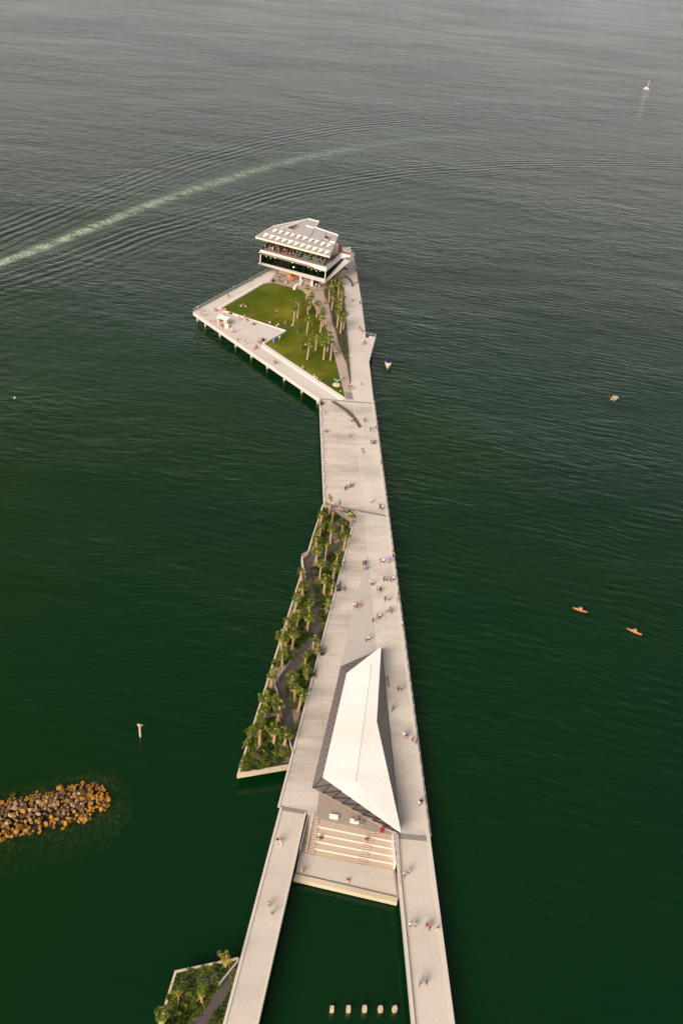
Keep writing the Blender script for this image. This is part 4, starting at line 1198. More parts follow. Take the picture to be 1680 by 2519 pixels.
spots = [(z1(520, 330), 1, 1.3), (z1(655, 400), 1, 1.5), (z1(560, 420), 0, 1.4), (z1(690, 545), 0, 1.4), (z1(530, 600), 1, 1.2), (z1(480, 700), 2, 1.0), (z1(600, 900), 1, 1.6), (z1(560, 960), 1, 1.5),
         (z1(400, 1060), 1, 1.5), (z1(395, 1150), 1, 1.4), (z1(560, 1240), 0, 1.3), (z1(450, 1300), 0, 1.5), (z1(470, 1420), 0, 1.4), (z1(470, 1500), 0, 1.3), (z1(530, 1700), 1, 1.4), (z1(570, 1660), 1, 1.2),
         (z1(260, 1500), 1, 1.3), (z1(240, 1760), 1, 1.5), (z1(330, 1900), 0, .9), (z1(230, 1900), 2, 1.3), (z1(60, 1940), 0, 1.4),
         (z2(760, 130), 1, 1.1), (z2(900, 40), 1, 1.7), (z2(960, 60), 0, 1.4), (z2(1080, 350), 1, 1.8), (z2(930, 520), 1, 1.7), (z2(1080, 560), 1, 1.7), (z2(900, 570), 1, 1.5), (z2(650, 380), 2, 1.5),
         (z2(620, 400), 5, 1.2), (z2(540, 760), 1, 1.4), (z2(530, 830), 1, 1.3), (z2(840, 930), 3, 1.3), (z2(450, 1000), 2, 1.2), (z2(545, 1190), 0, 1.1), (z2(560, 1230), 5, 1.3), (z2(300, 1250), 0, 1.5),
         (z2(270, 1400), 0, 1.3), (z2(500, 1520), 1, 1.9), (z2(560, 1490), 5, 1.8), (z2(430, 1560), 4, 1.7), (z2(560, 1580), 4, 1.5), (z2(470, 1690), 2, 1.5), (z2(410, 1700), 0, 1.4), (z2(650, 1640), 0, 1.2),
         (z2(230, 1620), 2, 1.2), (z2(200, 1710), 2, 1.2), (z2(280, 1690), 0, 1.0), (z2(640, 1380), 3, 1.2), (z2(690, 1500), 3, 1.2),
         (z4(670, 720), 0, 1.3), (z4(730, 740), 0, 1.2), (z4(560, 850), 3, 1.6), (z4(670, 810), 3, 1.4), (z4(540, 740), 2, 1.2), (z4(420, 750), 2, 1.1), (z4(440, 900), 1, 1.6), (z4(420, 1020), 5, 1.7), (z4(360, 1120), 4, 1.8),
         (z4(300, 1200), 5, 1.5), (z4(250, 1000), 4, 1.3), (z4(620, 920), 1, 1.1), (z4(500, 1090), 0, 1.3), (z4(700, 1180), 1, 1.3), (z4(560, 1060), 2, 1.0), (z4(350, 830), 2, 1.0)]
seen = {}
for (u, v), i, s in sorted(spots, key=lambda q: (q[0][1], q[0][0])):
    wh = ('in the lower garden' if v > 2300 else band(v))
    key = (looks[i], wh); seen[key] = seen.get(key, 0) + 1
    bush_at(u, v, i, s, names_[i], ORD[seen[key] - 1] + ' ' + looks[i] + ' from the top', wh)

# ------------------------------------------------------------------ people
def skin_mesh(name, verts, edges, radii, mt, root=0, sub=1):
    me = bpy.data.meshes.new(name + '_cage'); me.from_pydata(verts, edges, []); me.update()
    o = bpy.data.objects.new('cage', me); COL.objects.link(o)
    md = o.modifiers.new('s', 'SKIN'); md.use_smooth_shade = True
    sv = me.skin_vertices[0].data
    for i, r_ in enumerate(radii):
        sv[i].radius = r_ if isinstance(r_, tuple) else (r_, r_); sv[i].use_root = (i == root)
    if sub: o.modifiers.new('u', 'SUBSURF').levels = sub
    dg = bpy.context.evaluated_depsgraph_get()
    out = bpy.data.meshes.new_from_object(o.evaluated_get(dg)); out.name = name
    bpy.data.objects.remove(o); bpy.data.meshes.remove(me)
    out.materials.clear(); out.materials.append(mt)
    return out
skin_m = [mat('skin_a', (0.55, 0.30, 0.19), var=.05), mat('skin_b', (0.36, 0.18, 0.10), var=.05), mat('skin_c', (0.60, 0.36, 0.25), var=.05)]
hair_m = [mat('hair_black', (0.012, 0.009, 0.008)), mat('hair_brown', (0.06, 0.03, 0.015)), mat('hair_blond', (0.30, 0.20, 0.09)), mat('hair_grey', (.3, .29, .27))]
def pose(kind):
    """joints of an adult, metres, facing -Y"""
    hip = Vector((0, 0, .93)); lean = 0; sit = kind in ('sit', 'floor')
    if kind == 'sit': hip.z = .52
    if kind == 'floor': hip.z = .12
    J = {}
    J['hip'] = hip
    J['waist'] = hip + Vector((0, 0, .16)); J['chest'] = hip + Vector((0, -.01 if not sit else -.05, .38)); J['neck'] = J['chest'] + Vector((0, -.01, .17))
    J['head'] = J['neck'] + Vector((0, -.02, .12)); J['top'] = J['neck'] + Vector((0, -.015, .24))
    st = {'stand': (.0, .02), 'walk': (.24, -.24), 'stride': (-.3, .28)}.get(kind, (0, 0))
    for s, k in ((-1, 0), (1, 1)):
        h = hip + Vector((.1 * s, 0, -.04)); J['h%d' % k] = h
        if sit:
            up = .02
            J['k%d' % k] = h + Vector((.05 * s, -.42, .04 if kind == 'sit' else .25))
            J['a%d' % k] = J['k%d' % k] + (Vector((0, -.05, -.42)) if kind == 'sit' else Vector((0, -.33, -.22)))
        else:
            J['k%d' % k] = h + Vector((.01 * s, -.5 * abs(st[k]) * 1 if st[k] < 0 else .12 * st[k], -.43)) if st[k] else h + Vector((.01 * s, -.02, -.43))
            J['a%d' % k] = Vector((h.x + .02 * s, st[k], .09 + (.1 if st[k] > .2 else 0)))
        J['f%d' % k] = J['a%d' % k] + Vector((.01 * s, -.17, -.055))
        sh = J['chest'] + Vector((.19 * s, 0, .09)); J['s%d' % k] = sh
        sw = -st[k] if not sit else 0
        if kind == 'stand': el, wr = Vector((.06 * s, .03, -.28)), Vector((.02 * s, -.12, -.22))
        elif sit: el, wr = Vector((.07 * s, -.10, -.26)), Vector((-.04 * s, -.24, .02))
        else: el, wr = Vector((.07 * s, sw * .5, -.26)), Vector((.01 * s, sw * .5 - .08, -.22))
        J['e%d' % k] = sh + el; J['w%d' % k] = sh + el + wr; J['d%d' % k] = J['w%d' % k] + (wr.normalized() * .12)
    return J
def person_meshes(kind):
    J = pose(kind); nm = []; rr = []; E_ = []
    def add(n_, r_): nm.append(J[n_]); rr.append(r_); return len(nm) - 1
    i0 = add('hip', .13); w_ = add('waist', (.13, .10)); c = add('chest', (.155, .11)); n_ = add('neck', .055); hd = add('head', (.085, .10)); tp = add('top', .055)
    E_ += [(i0, w_), (w_, c), (c, n_), (n_, hd), (hd, tp)]
    for k in (0, 1):
        a = add('h%d' % k, .10); b_ = add('k%d' % k, .065); d = add('a%d' % k, .042); f = add('f%d' % k, .035)
        E_ += [(i0, a), (a, b_), (b_, d), (d, f)]
        s_ = add('s%d' % k, .065); e_ = add('e%d' % k, .045); wq = add('w%d' % k, .030); hh = add('d%d' % k, (.035, .02))
        E_ += [(c, s_), (s_, e_), (e_, wq), (wq, hh)]
    body = skin_mesh('person_body_' + kind, nm, E_, rr, skin_m[0])
    # shirt
    nm, rr, E_ = [], [], []
    i0 = add('hip', (.15, .125)); w_ = add('waist', (.155, .125)); c = add('chest', (.185, .135)); nk = add('neck', .07); E_ += [(i0, w_), (w_, c), (c, nk)]
    for k in (0, 1):
        s_ = add('s%d' % k, .085); J['m'] = J['s%d' % k].lerp(J['e%d' % k], .75); e_ = add('m', .065); E_ += [(c, s_), (s_, e_)]
    shirt = skin_mesh('shirt_' + kind, nm, E_, rr, skin_m[0])
    nm, rr, E_ = [], [], []
    i0 = add('hip', (.155, .13))
    for k in (0, 1):
        a = add('h%d' % k, .118); J['m'] = J['h%d' % k].lerp(J['k%d' % k], .9); b_ = add('m', .085); E_ += [(i0, a), (a, b_)]
    shorts = skin_mesh('shorts_' + kind, nm, E_, rr, skin_m[0])
    nm, rr, E_ = [], [], []
    i0 = add('hip', (.155, .13))
    for k in (0, 1):
        a = add('h%d' % k, .118); b_ = add('k%d' % k, .085); J['m'] = J['k%d' % k].lerp(J['a%d' % k], .9); d = add('m', .06); E_ += [(i0, a), (a, b_), (b_, d)]
    trou = skin_mesh('trousers_' + kind, nm, E_, rr, skin_m[0])
    b = MB(); h = J['head']; b.ell((h.x, h.y + .025, h.z + .045), (.102, .112, .10), n=8, m=6); hair = b.mesh('hair_' + kind, hair_m[0], smooth=True)
    return dict(body=body, shirt=shirt, shorts=shorts, trousers=trou, hair=hair)
PM = {k: person_meshes(k) for k in ('stand', 'walk', 'stride', 'sit', 'floor')}
CLO = {}
def cloth(n_):
    C = dict(white=(.72, .70, .68), black=(.012, .012, .015), grey=(.22, .22, .23), red=(.55, .03, .03), coral=(.75, .25, .15), pink=(.72, .30, .28), orange=(.75, .25, .05), brown=(.13, .05, .03),
             tan=(.5, .34, .22), blue=(.06, .22, .50), navy=(.02, .03, .10), green=(.10, .42, .05), mint=(.40, .60, .50), purple=(.22, .10, .42), magenta=(.50, .02, .10), yellow=(.70, .45, .04),
             maroon=(.22, .02, .03), teal=(.03, .25, .22), denim=(.09, .13, .22), peach=(.7, .4, .28))
    if n_ not in CLO: CLO[n_] = mat('cloth_' + n_, C[n_], var=.1, scale=8, rough=.9)
    return CLO[n_]
rq_ = random.Random(99)
def setm(o, m): o.material_slots[0].link = 'OBJECT'; o.material_slots[0].material = m
def person(p, shirt, kind='walk', pants=None, label='', group=None, rz=None, s=1.0, skin=None, long=None):
    M = PM[kind]
    root = link('person', M['body'], loc=p, rz=rq_.random() * 6.28 if rz is None else rz)
    root.scale = (s, s, s); setm(root, skin_m[skin if skin is not None else rq_.choice((0, 0, 1, 2, 2))])
    sh = link('shirt', M['shirt'], root); setm(sh, cloth(shirt))
    pants = pants or rq_.choice(('black', 'navy', 'denim', 'grey', 'tan', 'white', 'black', 'denim'))
    lg = rq_.random() < .4 if long is None else long
    pa = link('trousers' if lg else 'shorts', M['trousers' if lg else 'shorts'], root); setm(pa, cloth(pants))
    hr = link('hair', M['hair'], root); setm(hr, rq_.choice(hair_m))
    tag(root, label, 'person', group)
    root['_c'] = shirt; del root['_c']
    return root, pants, lg
HW = {'stand': 'standing', 'walk': 'walking', 'stride': 'striding', 'sit': 'sitting', 'floor': 'sitting low'}
def crowd(place, lst, z=ZD, group='people on the pier'):
    """lst: (u,v,shirt[,kind])"""
    lst = sorted(lst, key=lambda q: q[0]); n = len(lst); tot = {}
    for q in lst: tot[q[2]] = tot.get(q[2], 0) + 1
    cnt = {}
    for q in lst:
        kd = q[3] if len(q) > 3 else rq_.choice(('walk', 'stride', 'stand', 'walk'))
        zz_ = q[4] if len(q) > 4 else z
        cnt[q[2]] = cnt.get(q[2], 0) + 1
        o, pants, lg = person(P(q[0], q[1], zz_), q[2], kd, s=rq_.uniform(.98, 1.12))
        hw = {'floor': 'sitting'}.get(kd, HW[kd])
        if tot[q[2]] > 1: o['label'] = '%s person from left in %s %s %s' % (ORD[cnt[q[2]] - 1], q[2], hw, place)
        else: o['label'] = 'person in %s top %s %s' % (q[2], hw, place)
        o['group'] = group
F = lambda *a: a
crowd('at the far lower end of the left ramp', [F(661.5, 2232, 'pink'), F(668.7, 2252, 'green', 'walk')])
crowd('at the upper end of the left ramp', [F(682, 2076, 'black'), F(690, 2077, 'orange')])
crowd('in the row halfway down the right ramp', [F(1006, 2283, 'white'), F(1018.4, 2283, 'tan'), F(1047.5, 2284, 'brown'), F(1056, 2286, 'red'), F(1074.6, 2291, 'navy')])
crowd('near the bottom of the right ramp', [F(1032.7, 2424, 'blue'), F(1046.5, 2424, 'maroon')])
crowd('just below the top joint of the right ramp', [F(990.8, 2158, 'white'), F(1003, 2152, 'tan')])
crowd('right of the pavilion near its front tip', [F(1028.4, 1985, 'white'), F(1034.5, 1979, 'black')])
crowd('right of the rear of the pavilion', [F(977.5, 1701, 'red'), F(986, 1701, 'pink')])
crowd('alone beside the right pavilion wall', [F(965, 1749, 'grey', 'walk')])
crowd('right of the middle of the pavilion', [F(992, 1815, 'white'), F(999.3, 1815, 'blue'), F(1013.4, 1824, 'coral'), F(1022.3, 1832, 'brown')])
crowd('just above the pavilion roof tip', [F(899, 1580, 'coral'), F(906, 1578, 'white')])
crowd('on the landing by the water', [F(741.7, 2151, 'pink', 'stand'), F(855, 2172.5, 'peach', 'floor')], z=ZA)
crowd('on the third step of the seating', [F(789.7, 2066, 'black', 'sit', ZD - 1.75)])
crowd('on the middle stair of the seating', [F(899.2, 2075, 'brown', 'walk', ZD - 1.1)])
crowd('at the right white bench', [F(878, 2022, 'magenta', 'sit'), F(887, 2028, 'green', 'sit')])
crowd('on the deck between garden and right edge', [F(892.3, 1391, 'black'), F(898, 1391.5, 'black'), F(892.8, 1404, 'orange'), F(899.8, 1404, 'blue')])
crowd('near the right edge by the lilac umbrella', [F(933.5, 1386, 'red'), F(942, 1388, 'white'), F(953.6, 1388, 'pink', 'stand')])
crowd('against the right edge above the lilac umbrella', [F(965.8, 1363, 'maroon'), F(966.3, 1371, 'grey')])
crowd('in the row of four below the lilac umbrella', [F(943.8, 1429, 'grey'), F(950.8, 1431, 'pink'), F(959.3, 1434, 'teal'), F(966.7, 1431, 'white')])
crowd('on the pale centre line of the deck', [F(909.6, 1440, 'white'), F(916, 1441, 'pink'), F(927, 1456, 'coral'), F(935, 1458, 'black')])
crowd('against the right edge at mid deck', [F(979, 1467, 'brown', 'stand'), F(977, 1481, 'blue')])
crowd('right of the centre line at mid deck', [F(946, 1480, 'maroon'), F(955.5, 1480, 'mint'), F(958, 1505, 'brown'), F(961.5, 1509, 'purple')])
crowd('left of centre at mid deck', [F(870.3, 1496.5, 'white'), F(877.3, 1497, 'maroon'), F(882, 1498, 'red')])
crowd('on the centre line above the pavilion', [F(926.5, 1523, 'grey'), F(932.6, 1523, 'white'), F(916.2, 1533, 'black')])
crowd('against the right edge above the pavilion', [F(987.8, 1541, 'white', 'stand')])
crowd('by the bin at the garden edge', [F(846.4, 1454, 'black'), F(836, 1440, 'grey', 'stand')])
crowd('on the garden edge above the bin', [F(845.4, 1386, 'white', 'sit')])
crowd('at the outer corner of the garden walkway', [F(748.8, 1375, 'pink', 'stand'), F(754.5, 1369, 'blue', 'stand')], z=ZG + .05)
crowd('at the second bend of the garden walkway', [F(684, 1679, 'purple', 'stand')], z=ZG + .05)
crowd('along the grey wall above the garden', [F(824.4, 1248, 'red', 'sit'), F(844.4, 1261.5, 'teal', 'sit'), F(848.5, 1263.5, 'black', 'sit')])
crowd('just above the lower joint of the waist', [F(911.4, 1239, 'white'), F(929.6, 1252, 'blue'), F(934, 1252.5, 'black'), F(940, 1255, 'white')])
crowd('in the lower half of the waist', [F(847.8, 1208.5, 'black'), F(852, 1204, 'brown'), F(866.4, 1197, 'white'), F(861, 1199, 'grey')])
crowd('at the right edge of the waist', [F(936.3, 1142, 'orange', 'stand')])
crowd('close together right of the stencil squares', [F(912, 1094, 'navy'), F(917.7, 1093.5, 'brown'), F(921.5, 1092.5, 'maroon')])
crowd('left of the stencil squares', [F(859, 1077, 'tan')])
crowd('at the right edge below the curved bench', [F(910.6, 1063, 'brown'), F(916, 1064, 'navy'), F(923, 1060, 'black')])
crowd('right of the curved bench', [F(895.4, 1041, 'black'), F(899, 1039, 'red')])
crowd('left of the curved bench', [F(855, 1031, 'grey'), F(861, 1038, 'white'), F(867, 1039, 'orange')])
crowd('at the left edge of the waist', [F(799, 1020.5, 'red'), F(803, 1065, 'grey')])
crowd('at the foot of the palm walk', [F(859, 959.5, 'black'), F(865, 959, 'brown')])
crowd('beside the restaurant on the right deck', [F(866.7, 742, 'white'), F(885.3, 751, 'maroon', 'stand')])
crowd('on the right deck above the notch', [F(884.5, 814, 'maroon'), F(889.3, 817, 'red'), F(893.5, 818.5, 'white')])
crowd('on the right deck inside the notch', [F(890.6, 849, 'pink'), F(896.7, 848.5, 'black')])
crowd('on the lower palm walk', [F(824.6, 873.5, 'white'), F(829.4, 864, 'black'), F(834, 869.5, 'blue')])
crowd('beside the bird sculpture', [F(840, 936, 'pink'), F(843.7, 934.5, 'coral')])
LZ = ZD + .05
crowd('in the middle of the lawn', [F(677, 769.5, 'brown', 'floor'), F(680.5, 767, 'white', 'floor')], z=LZ, group='people on the lawn')
crowd('in the upper left of the lawn', [F(594.5, 754, 'white', 'floor'), F(598.5, 752, 'grey', 'floor'), F(603.5, 754.5, 'orange', 'floor'), F(618.6, 766, 'red', 'floor')], z=LZ, group='people on the lawn')
crowd('on the lawn by the white triangle tip', [F(656.5, 793, 'red', 'floor'), F(660.5, 796, 'coral', 'floor'), F(664.5, 794.5, 'white', 'floor'), F(684, 800.5, 'black', 'sit'), F(680.6, 804, 'white', 'floor')], z=LZ, group='people on the lawn')
crowd('on the lawn near the leftmost palm', [F(702, 795.5, 'red', 'floor'), F(717.5, 803, 'white', 'floor')], z=LZ, group='people on the lawn')
crowd('on the lawn below the white triangle', [F(687.5, 838, 'white'), F(690.5, 834, 'red')], z=LZ, group='people on the lawn')
crowd('on the upper lawn among palms', [F(754.8, 763, 'orange', 'floor'), F(770, 738, 'yellow', 'stand')], z=LZ, group='people on the lawn')
crowd('on the lower left quay', [F(674.4, 896.5, 'red'), F(679, 896, 'blue')], group='people on the pier head')
crowd('on the long white lawn wall', [F(747, 911, 'red', 'sit'), F(772, 930, 'white', 'sit'), F(777.7, 934, 'coral', 'sit'), F(781.5, 936, 'pink', 'sit'), F(788, 941, 'coral', 'sit'), F(743.5, 909, 'pink', 'sit')], group='people on the pier head')
crowd('at the top of the palm walk', [F(798.8, 748.5, 'purple'), F(802, 749, 'pink'), F(763, 719, 'red', 'sit'), F(768, 719, 'red', 'sit'), F(774, 717.5, 'pink'), F(777, 708, 'white'), F(785, 707, 'black'), F(797.5, 719, 'navy')], group='people on the pier head')
crowd('at the left tip of the pier head', [F(486.8, 764, 'coral', 'stand'), F(496.3, 775, 'brown'), F(499.5, 767, 'pink'), F(504, 778, 'white')], group='people on the pier head')
crowd('on the upper left quay', [F(562.4, 732, 'brown'), F(575.5, 713, 'peach', 'stand'), F(530, 735, 'maroon', 'stand'), F(640, 683, 'black', 'stand'), F(617, 694, 'brown', 'stand')], group='people on the pier head')
crowd('left of the lawn corner', [F(529, 766.5, 'red'), F(532.5, 767, 'coral'), F(547, 765, 'coral', 'sit'), F(551, 766, 'orange', 'sit'), F(554.5, 766, 'yellow', 'sit')], group='people on the pier head')
crowd('behind the white kiosk', [F(552, 782, 'red', 'stand'), F(556, 784, 'navy', 'stand')], group='people on the pier head')
crowd('in front of the white kiosk', [F(518, 794, 'pink'), F(529, 797.5, 'purple', 'stand'), F(541, 803, 'tan', 'stand'), F(544, 806, 'brown', 'stand'), F(547.5, 808, 'black', 'stand'), F(539, 800, 'peach', 'stand')], group='people on the pier head')
crowd('on the kerb between triangle and lawn', [F(565, 772.5, 'maroon', 'floor'), F(569.5, 773, 'black', 'floor'), F(589, 788, 'grey', 'stand'), F(601.6, 784, 'coral', 'stand'), F(606.5, 791.5, 'red', 'stand'), F(609.5, 790, 'pink', 'stand'), F(621.7, 799, 'grey', 'stand'), F(626, 799, 'black', 'floor')], group='people on the pier head')
crowd('on the plaza right of the kiosk', [F(571, 819.5, 'white'), F(576, 819, 'peach')], group='people on the pier head')
crowd('along the lower edge right of the kiosk', [F(585.3, 839, 'orange', 'stand'), F(603, 848, 'magenta'), F(631.5, 859, 'red'), F(627, 861, 'coral')], group='people on the pier head')
crowd('at the lower tip of the white triangle', [F(635, 844, 'white'), F(640, 846, 'coral'), F(644, 843.5, 'maroon')], group='people on the pier head')
crowd('on the far right deck under the terrace', [F(871.9, 647.5, 'magenta'), F(866, 651, 'black'), F(870.4, 661, 'navy', 'stand'), F(875, 669, 'red', 'stand'), F(875.5, 686, 'coral', 'stand'), F(878.8, 691, 'orange', 'stand'),
        F(873.3, 697, 'white'), F(879, 697.5, 'coral', 'stand'), F(872, 702, 'grey')], group='people on the pier head')
crowd('at cafe tables under the restaurant', [F(684, 683, 'coral', 'sit'), F(688.5, 682.5, 'white', 'sit'), F(693, 681, 'black', 'sit'), F(685.8, 693, 'navy', 'sit'), F(690.5, 695.5, 'red', 'sit'), F(693, 694.5, 'orange', 'sit'),
        F(703.5, 698, 'white', 'sit'), F(708.6, 697, 'black', 'sit'), F(712, 691, 'coral', 'sit'), F(716, 692.5, 'orange', 'sit'), F(719.5, 691, 'peach', 'sit')], group='people on the pier head', z=ZD + .01)
# lilac umbrella held, and others
def held_umbrella(u, v, col, lab):
    p = P(u, v, ZD); umbrella(p + Vector((.05, -.05, .0)), mat('umb_' + lab[:5], col), lab, r=.62, h=2.25)
held_umbrella(953.6, 1388, (.30, .16, .60), 'lilac umbrella held open near the right edge')

# terrace guests
tg = random.Random(12)
cols_t = ['red', 'white', 'orange', 'yellow', 'black', 'coral', 'navy', 'brown', 'pink', 'grey', 'maroon', 'white', 'peach']
n_t = 0
used = {}
for i in range(19):
    tp_ = (i + .5) / 19
    for j in range(4):
        if tg.random() < (.22 if j < 3 else .4): continue
        p = front0.lerp(front1, tp_ + tg.uniform(-.02, .02)) + dirb * (.9 + j * 1.75 + tg.uniform(-.4, .4)); p.z = ZT
        c = tg.choice(cols_t); zn = zones[min(4, int(tp_ * 5))]; rowd = ['beside the parapet', 'one table back', 'two tables back', 'deep under the canopy'][j]
        key = (c, zn, rowd); used[key] = used.get(key, 0) + 1
        kd = tg.choice(('sit', 'stand', 'sit', 'stand', 'walk'))
        person(p, c, kd, label='%s terrace guest from left in %s %s %s %s' % (ORD[used[key] - 1], c, HW[kd], rowd, zn), group='guests on the roof terrace')
for u, v, c in ((807, 636, 'brown'), (811, 633, 'maroon'), (809, 641, 'coral'), (813, 630, 'red'), (859, 617, 'white')):
    person(P(u, v, ZT), c, 'stand', label='person in %s top at the open right corner of the roof terrace' % c, group='guests on the roof terrace')

# bicycles
def bicycle(u, v, rz, lab):
    r_ = empty('bicycle', P(u, v, ZD), rz); tag(r_, lab, 'bicycle', 'bicycles')
    for x in (-.52, .52):
        b = MB(); n = 14; pts = [(x + .33 * cos(2 * pi * k / n), 0, .34 + .33 * sin(2 * pi * k / n)) for k in range(n + 1)]; b.tube(pts, .025, n=5, cap=False); b.build('wheel', m_black, r_)
    b = MB()
    for a, c in (((-.52, 0, .34), (-.1, 0, .32)), ((-.1, 0, .32), (.38, 0, .8)), ((-.2, 0, .8), (.38, 0, .8)), ((-.1, 0, .32), (-.2, 0, .85)), ((.38, 0, .9), (.52, 0, .34)), ((-.52, 0, .34), (-.2, 0, .8))): b.tube([a, c], .022, n=5)
    b.build('frame', m_black, r_)
    b = MB(); b.tube([(.36, -.25, .98), (.36, .25, .98)], .02, n=5); b.build('handlebar', m_black, r_)
    b = MB(); b.box((-.22, 0, .9), (.25, .13, .06)); b.build('saddle', m_black, r_)
bicycle(802, 1064, 0.0, 'black bicycle on the left side of the waist')
bicycle(862, 1200, .3, 'bicycle near two walkers in the lower waist')
bicycle(956, 1508, -.1, 'bicycle leaning near the right edge at mid deck')
bicycle(623.5, 800, 0, 'black bicycle lying by the triangular plaza kerb')

# bird-like sculpture on a round plinth
sp = P(828, 947, ZD + .05); sr = empty('sculpture', sp); tag(sr, 'verdigris bird sculpture on a round pale mound at the lawn tip', 'sculpture')
b = MB(); b.ell((0, 0, 0), (1.35, 1.35, .7), n=16, m=8); b.build('mound', mat('mound_sand', (.55, .42, .27), var=.2), sr, smooth=True)
m_ver = mat('verdigris', (.16, .30, .26), var=.3)
b = MB(); b.tube([(0, 0, .5), (.05, 0, 1.4), (.0, -.1, 2.0)], [.16, .22, .10], n=8); b.build('stem', m_ver, sr, smooth=True)
for s in (-1, 1):
    b = MB(); pts = [(0, 0, 1.5), (s * .6, .1, 2.1), (s * 1.15, .1, 2.25), (s * .8, 0, 1.75), (s * .3, 0, 1.3)]
    b.prism([Vector(p) + Vector((0, -.06, 0)) for p in pts], [Vector(p) + Vector((0, .06, 0)) for p in pts]); b.build('wing', m_ver, sr)
b = MB(); b.box((0, 0, .9), (.5, .5, 1.8)); bl = b.build('banner', mat('blue_banner', (.12, .20, .75)), loc=P(673.5, 842, ZD + .05), smooth=False)
tag(bl, 'upright blue panel on the lawn below the white triangle', 'sign')
b = MB(); b.ell((0, 0, .1), (.45, .3, .18)); tag(b.build('towel_bundle', m_roof, loc=P(752.5, 848, ZD + .05)), 'white bundle lying on the lawn by the young trees', 'bundle')
b = MB(); b.ell((0, 0, .15), (.3, .3, .2)); tag(b.build('ball', mat('lime', (.4, .5, .1)), loc=P(838, 963, ZD + .05)), 'small lime object at the very tip of the lawn', 'ball')

# ------------------------------------------------------------------ boats
def hull(b, L, Wd, H, z0=-.15, n=14, mi=0, deck=True, fine=1.6, stern=.8):
    """bow along +X"""
    secs = []
    for i in range(n + 1):
        t_ = i / n; x = -L / 2 + L * t_
        w_ = Wd / 2 * (stern + (1 - stern) * sin(min(1, t_ / .35) * pi / 2)) * (1 - max(0, (t_ - .45) / .55) ** fine)
        w_ = max(w_, .01); zt = H * (1 + .25 * t_ ** 2)
        secs.append([(x, -w_, zt), (x, -w_ * .8, z0 + .1), (x, 0, z0), (x, w_ * .8, z0 + .1), (x, w_, zt)])
    vs = [p for s_ in secs for p in s_]; fs = []
    for i in range(n):
        for k in range(4): fs.append((i * 5 + k, i * 5 + k + 1, (i + 1) * 5 + k + 1, (i + 1) * 5 + k))
        if deck: fs.append((i * 5 + 4, i * 5, (i + 1) * 5, (i + 1) * 5 + 4))
    fs.append((0, 1, 2, 3, 4)); b.add(vs, fs, mi)
def face(u0, v0, u1, v1): 
    d = P(u1, v1, 0) - P(u0, v0, 0); return atan2(d.y, d.x)
m_gel = mat('boat_white', (.78, .70, .60), rough=.3, var=.03)
# motor boat
mbp = P(954, 898, 0); rz = face(954, 880, 953, 912); mr = empty('motorboat', mbp, rz); tag(mr, 'small white motorboat with navy sunshade beside the pier notch', 'boat')
b = MB(); hull(b, 5.8, 2.2, .7); b.build('hull', m_gel, mr)
b = MB(); hull(b, 3.2, 1.7, .1, z0=-.1, stern=1.0, fine=3); o = b.build('cockpit', mat('cockpit_maroon', (.18, .03, .05)), mr, loc=(-.4, 0, .82))
b = MB()
for i in range(7):
    t_ = i / 6; b.add([(-2.7 + 3.5 * t_, -1.2, 1.85 + .25 * sin(t_ * pi)), (-2.7 + 3.5 * t_, 1.2, 1.85 + .25 * sin(t_ * pi))], [])
b.f = [(2 * i, 2 * i + 1, 2 * i + 3, 2 * i + 2) for i in range(6)]; b.mi = [0] * 6
b.add([(x, y, z - .07) for x, y, z in b.v[:14]], [(2 * i, 2 * i + 2, 2 * i + 3, 2 * i + 1) for i in range(6)])
b.build('sunshade', mat('navy_canvas', (.004, .012, .07), rough=.8), mr, fix=False)
b = MB()
for x in (-2.2, 0):
    for y in (-1, 1): b.tube([(x, y, .8), (x, y, 2.05)], .03, n=5)
b.build('shade_frame', m_steel, mr)
b = MB(); b.box((.9, 0, 1.0), (.12, 1.3, .35)); b.build('windscreen', m_white, mr)
b = MB(); b.box((-3.2, 0, .55), (.5, .45, 1.0), taper=.8); b.build('outboard_motor', m_black, mr)
o, _, _ = person(mbp + Vector((-.6, 3.0, .75)), 'white', 'sit', label='person in white top sitting in the stern of the motorboat', group='boaters'); 
b = MB(); b.ell((0, 0, 0), (.35, .35, .35)); tag(b.build('fender_ball', mat('pale_yellow', (.7, .65, .3)), loc=P(961.3, 886, 1.0)), 'pale yellow ball at the right stern corner of the motorboat', 'fender')
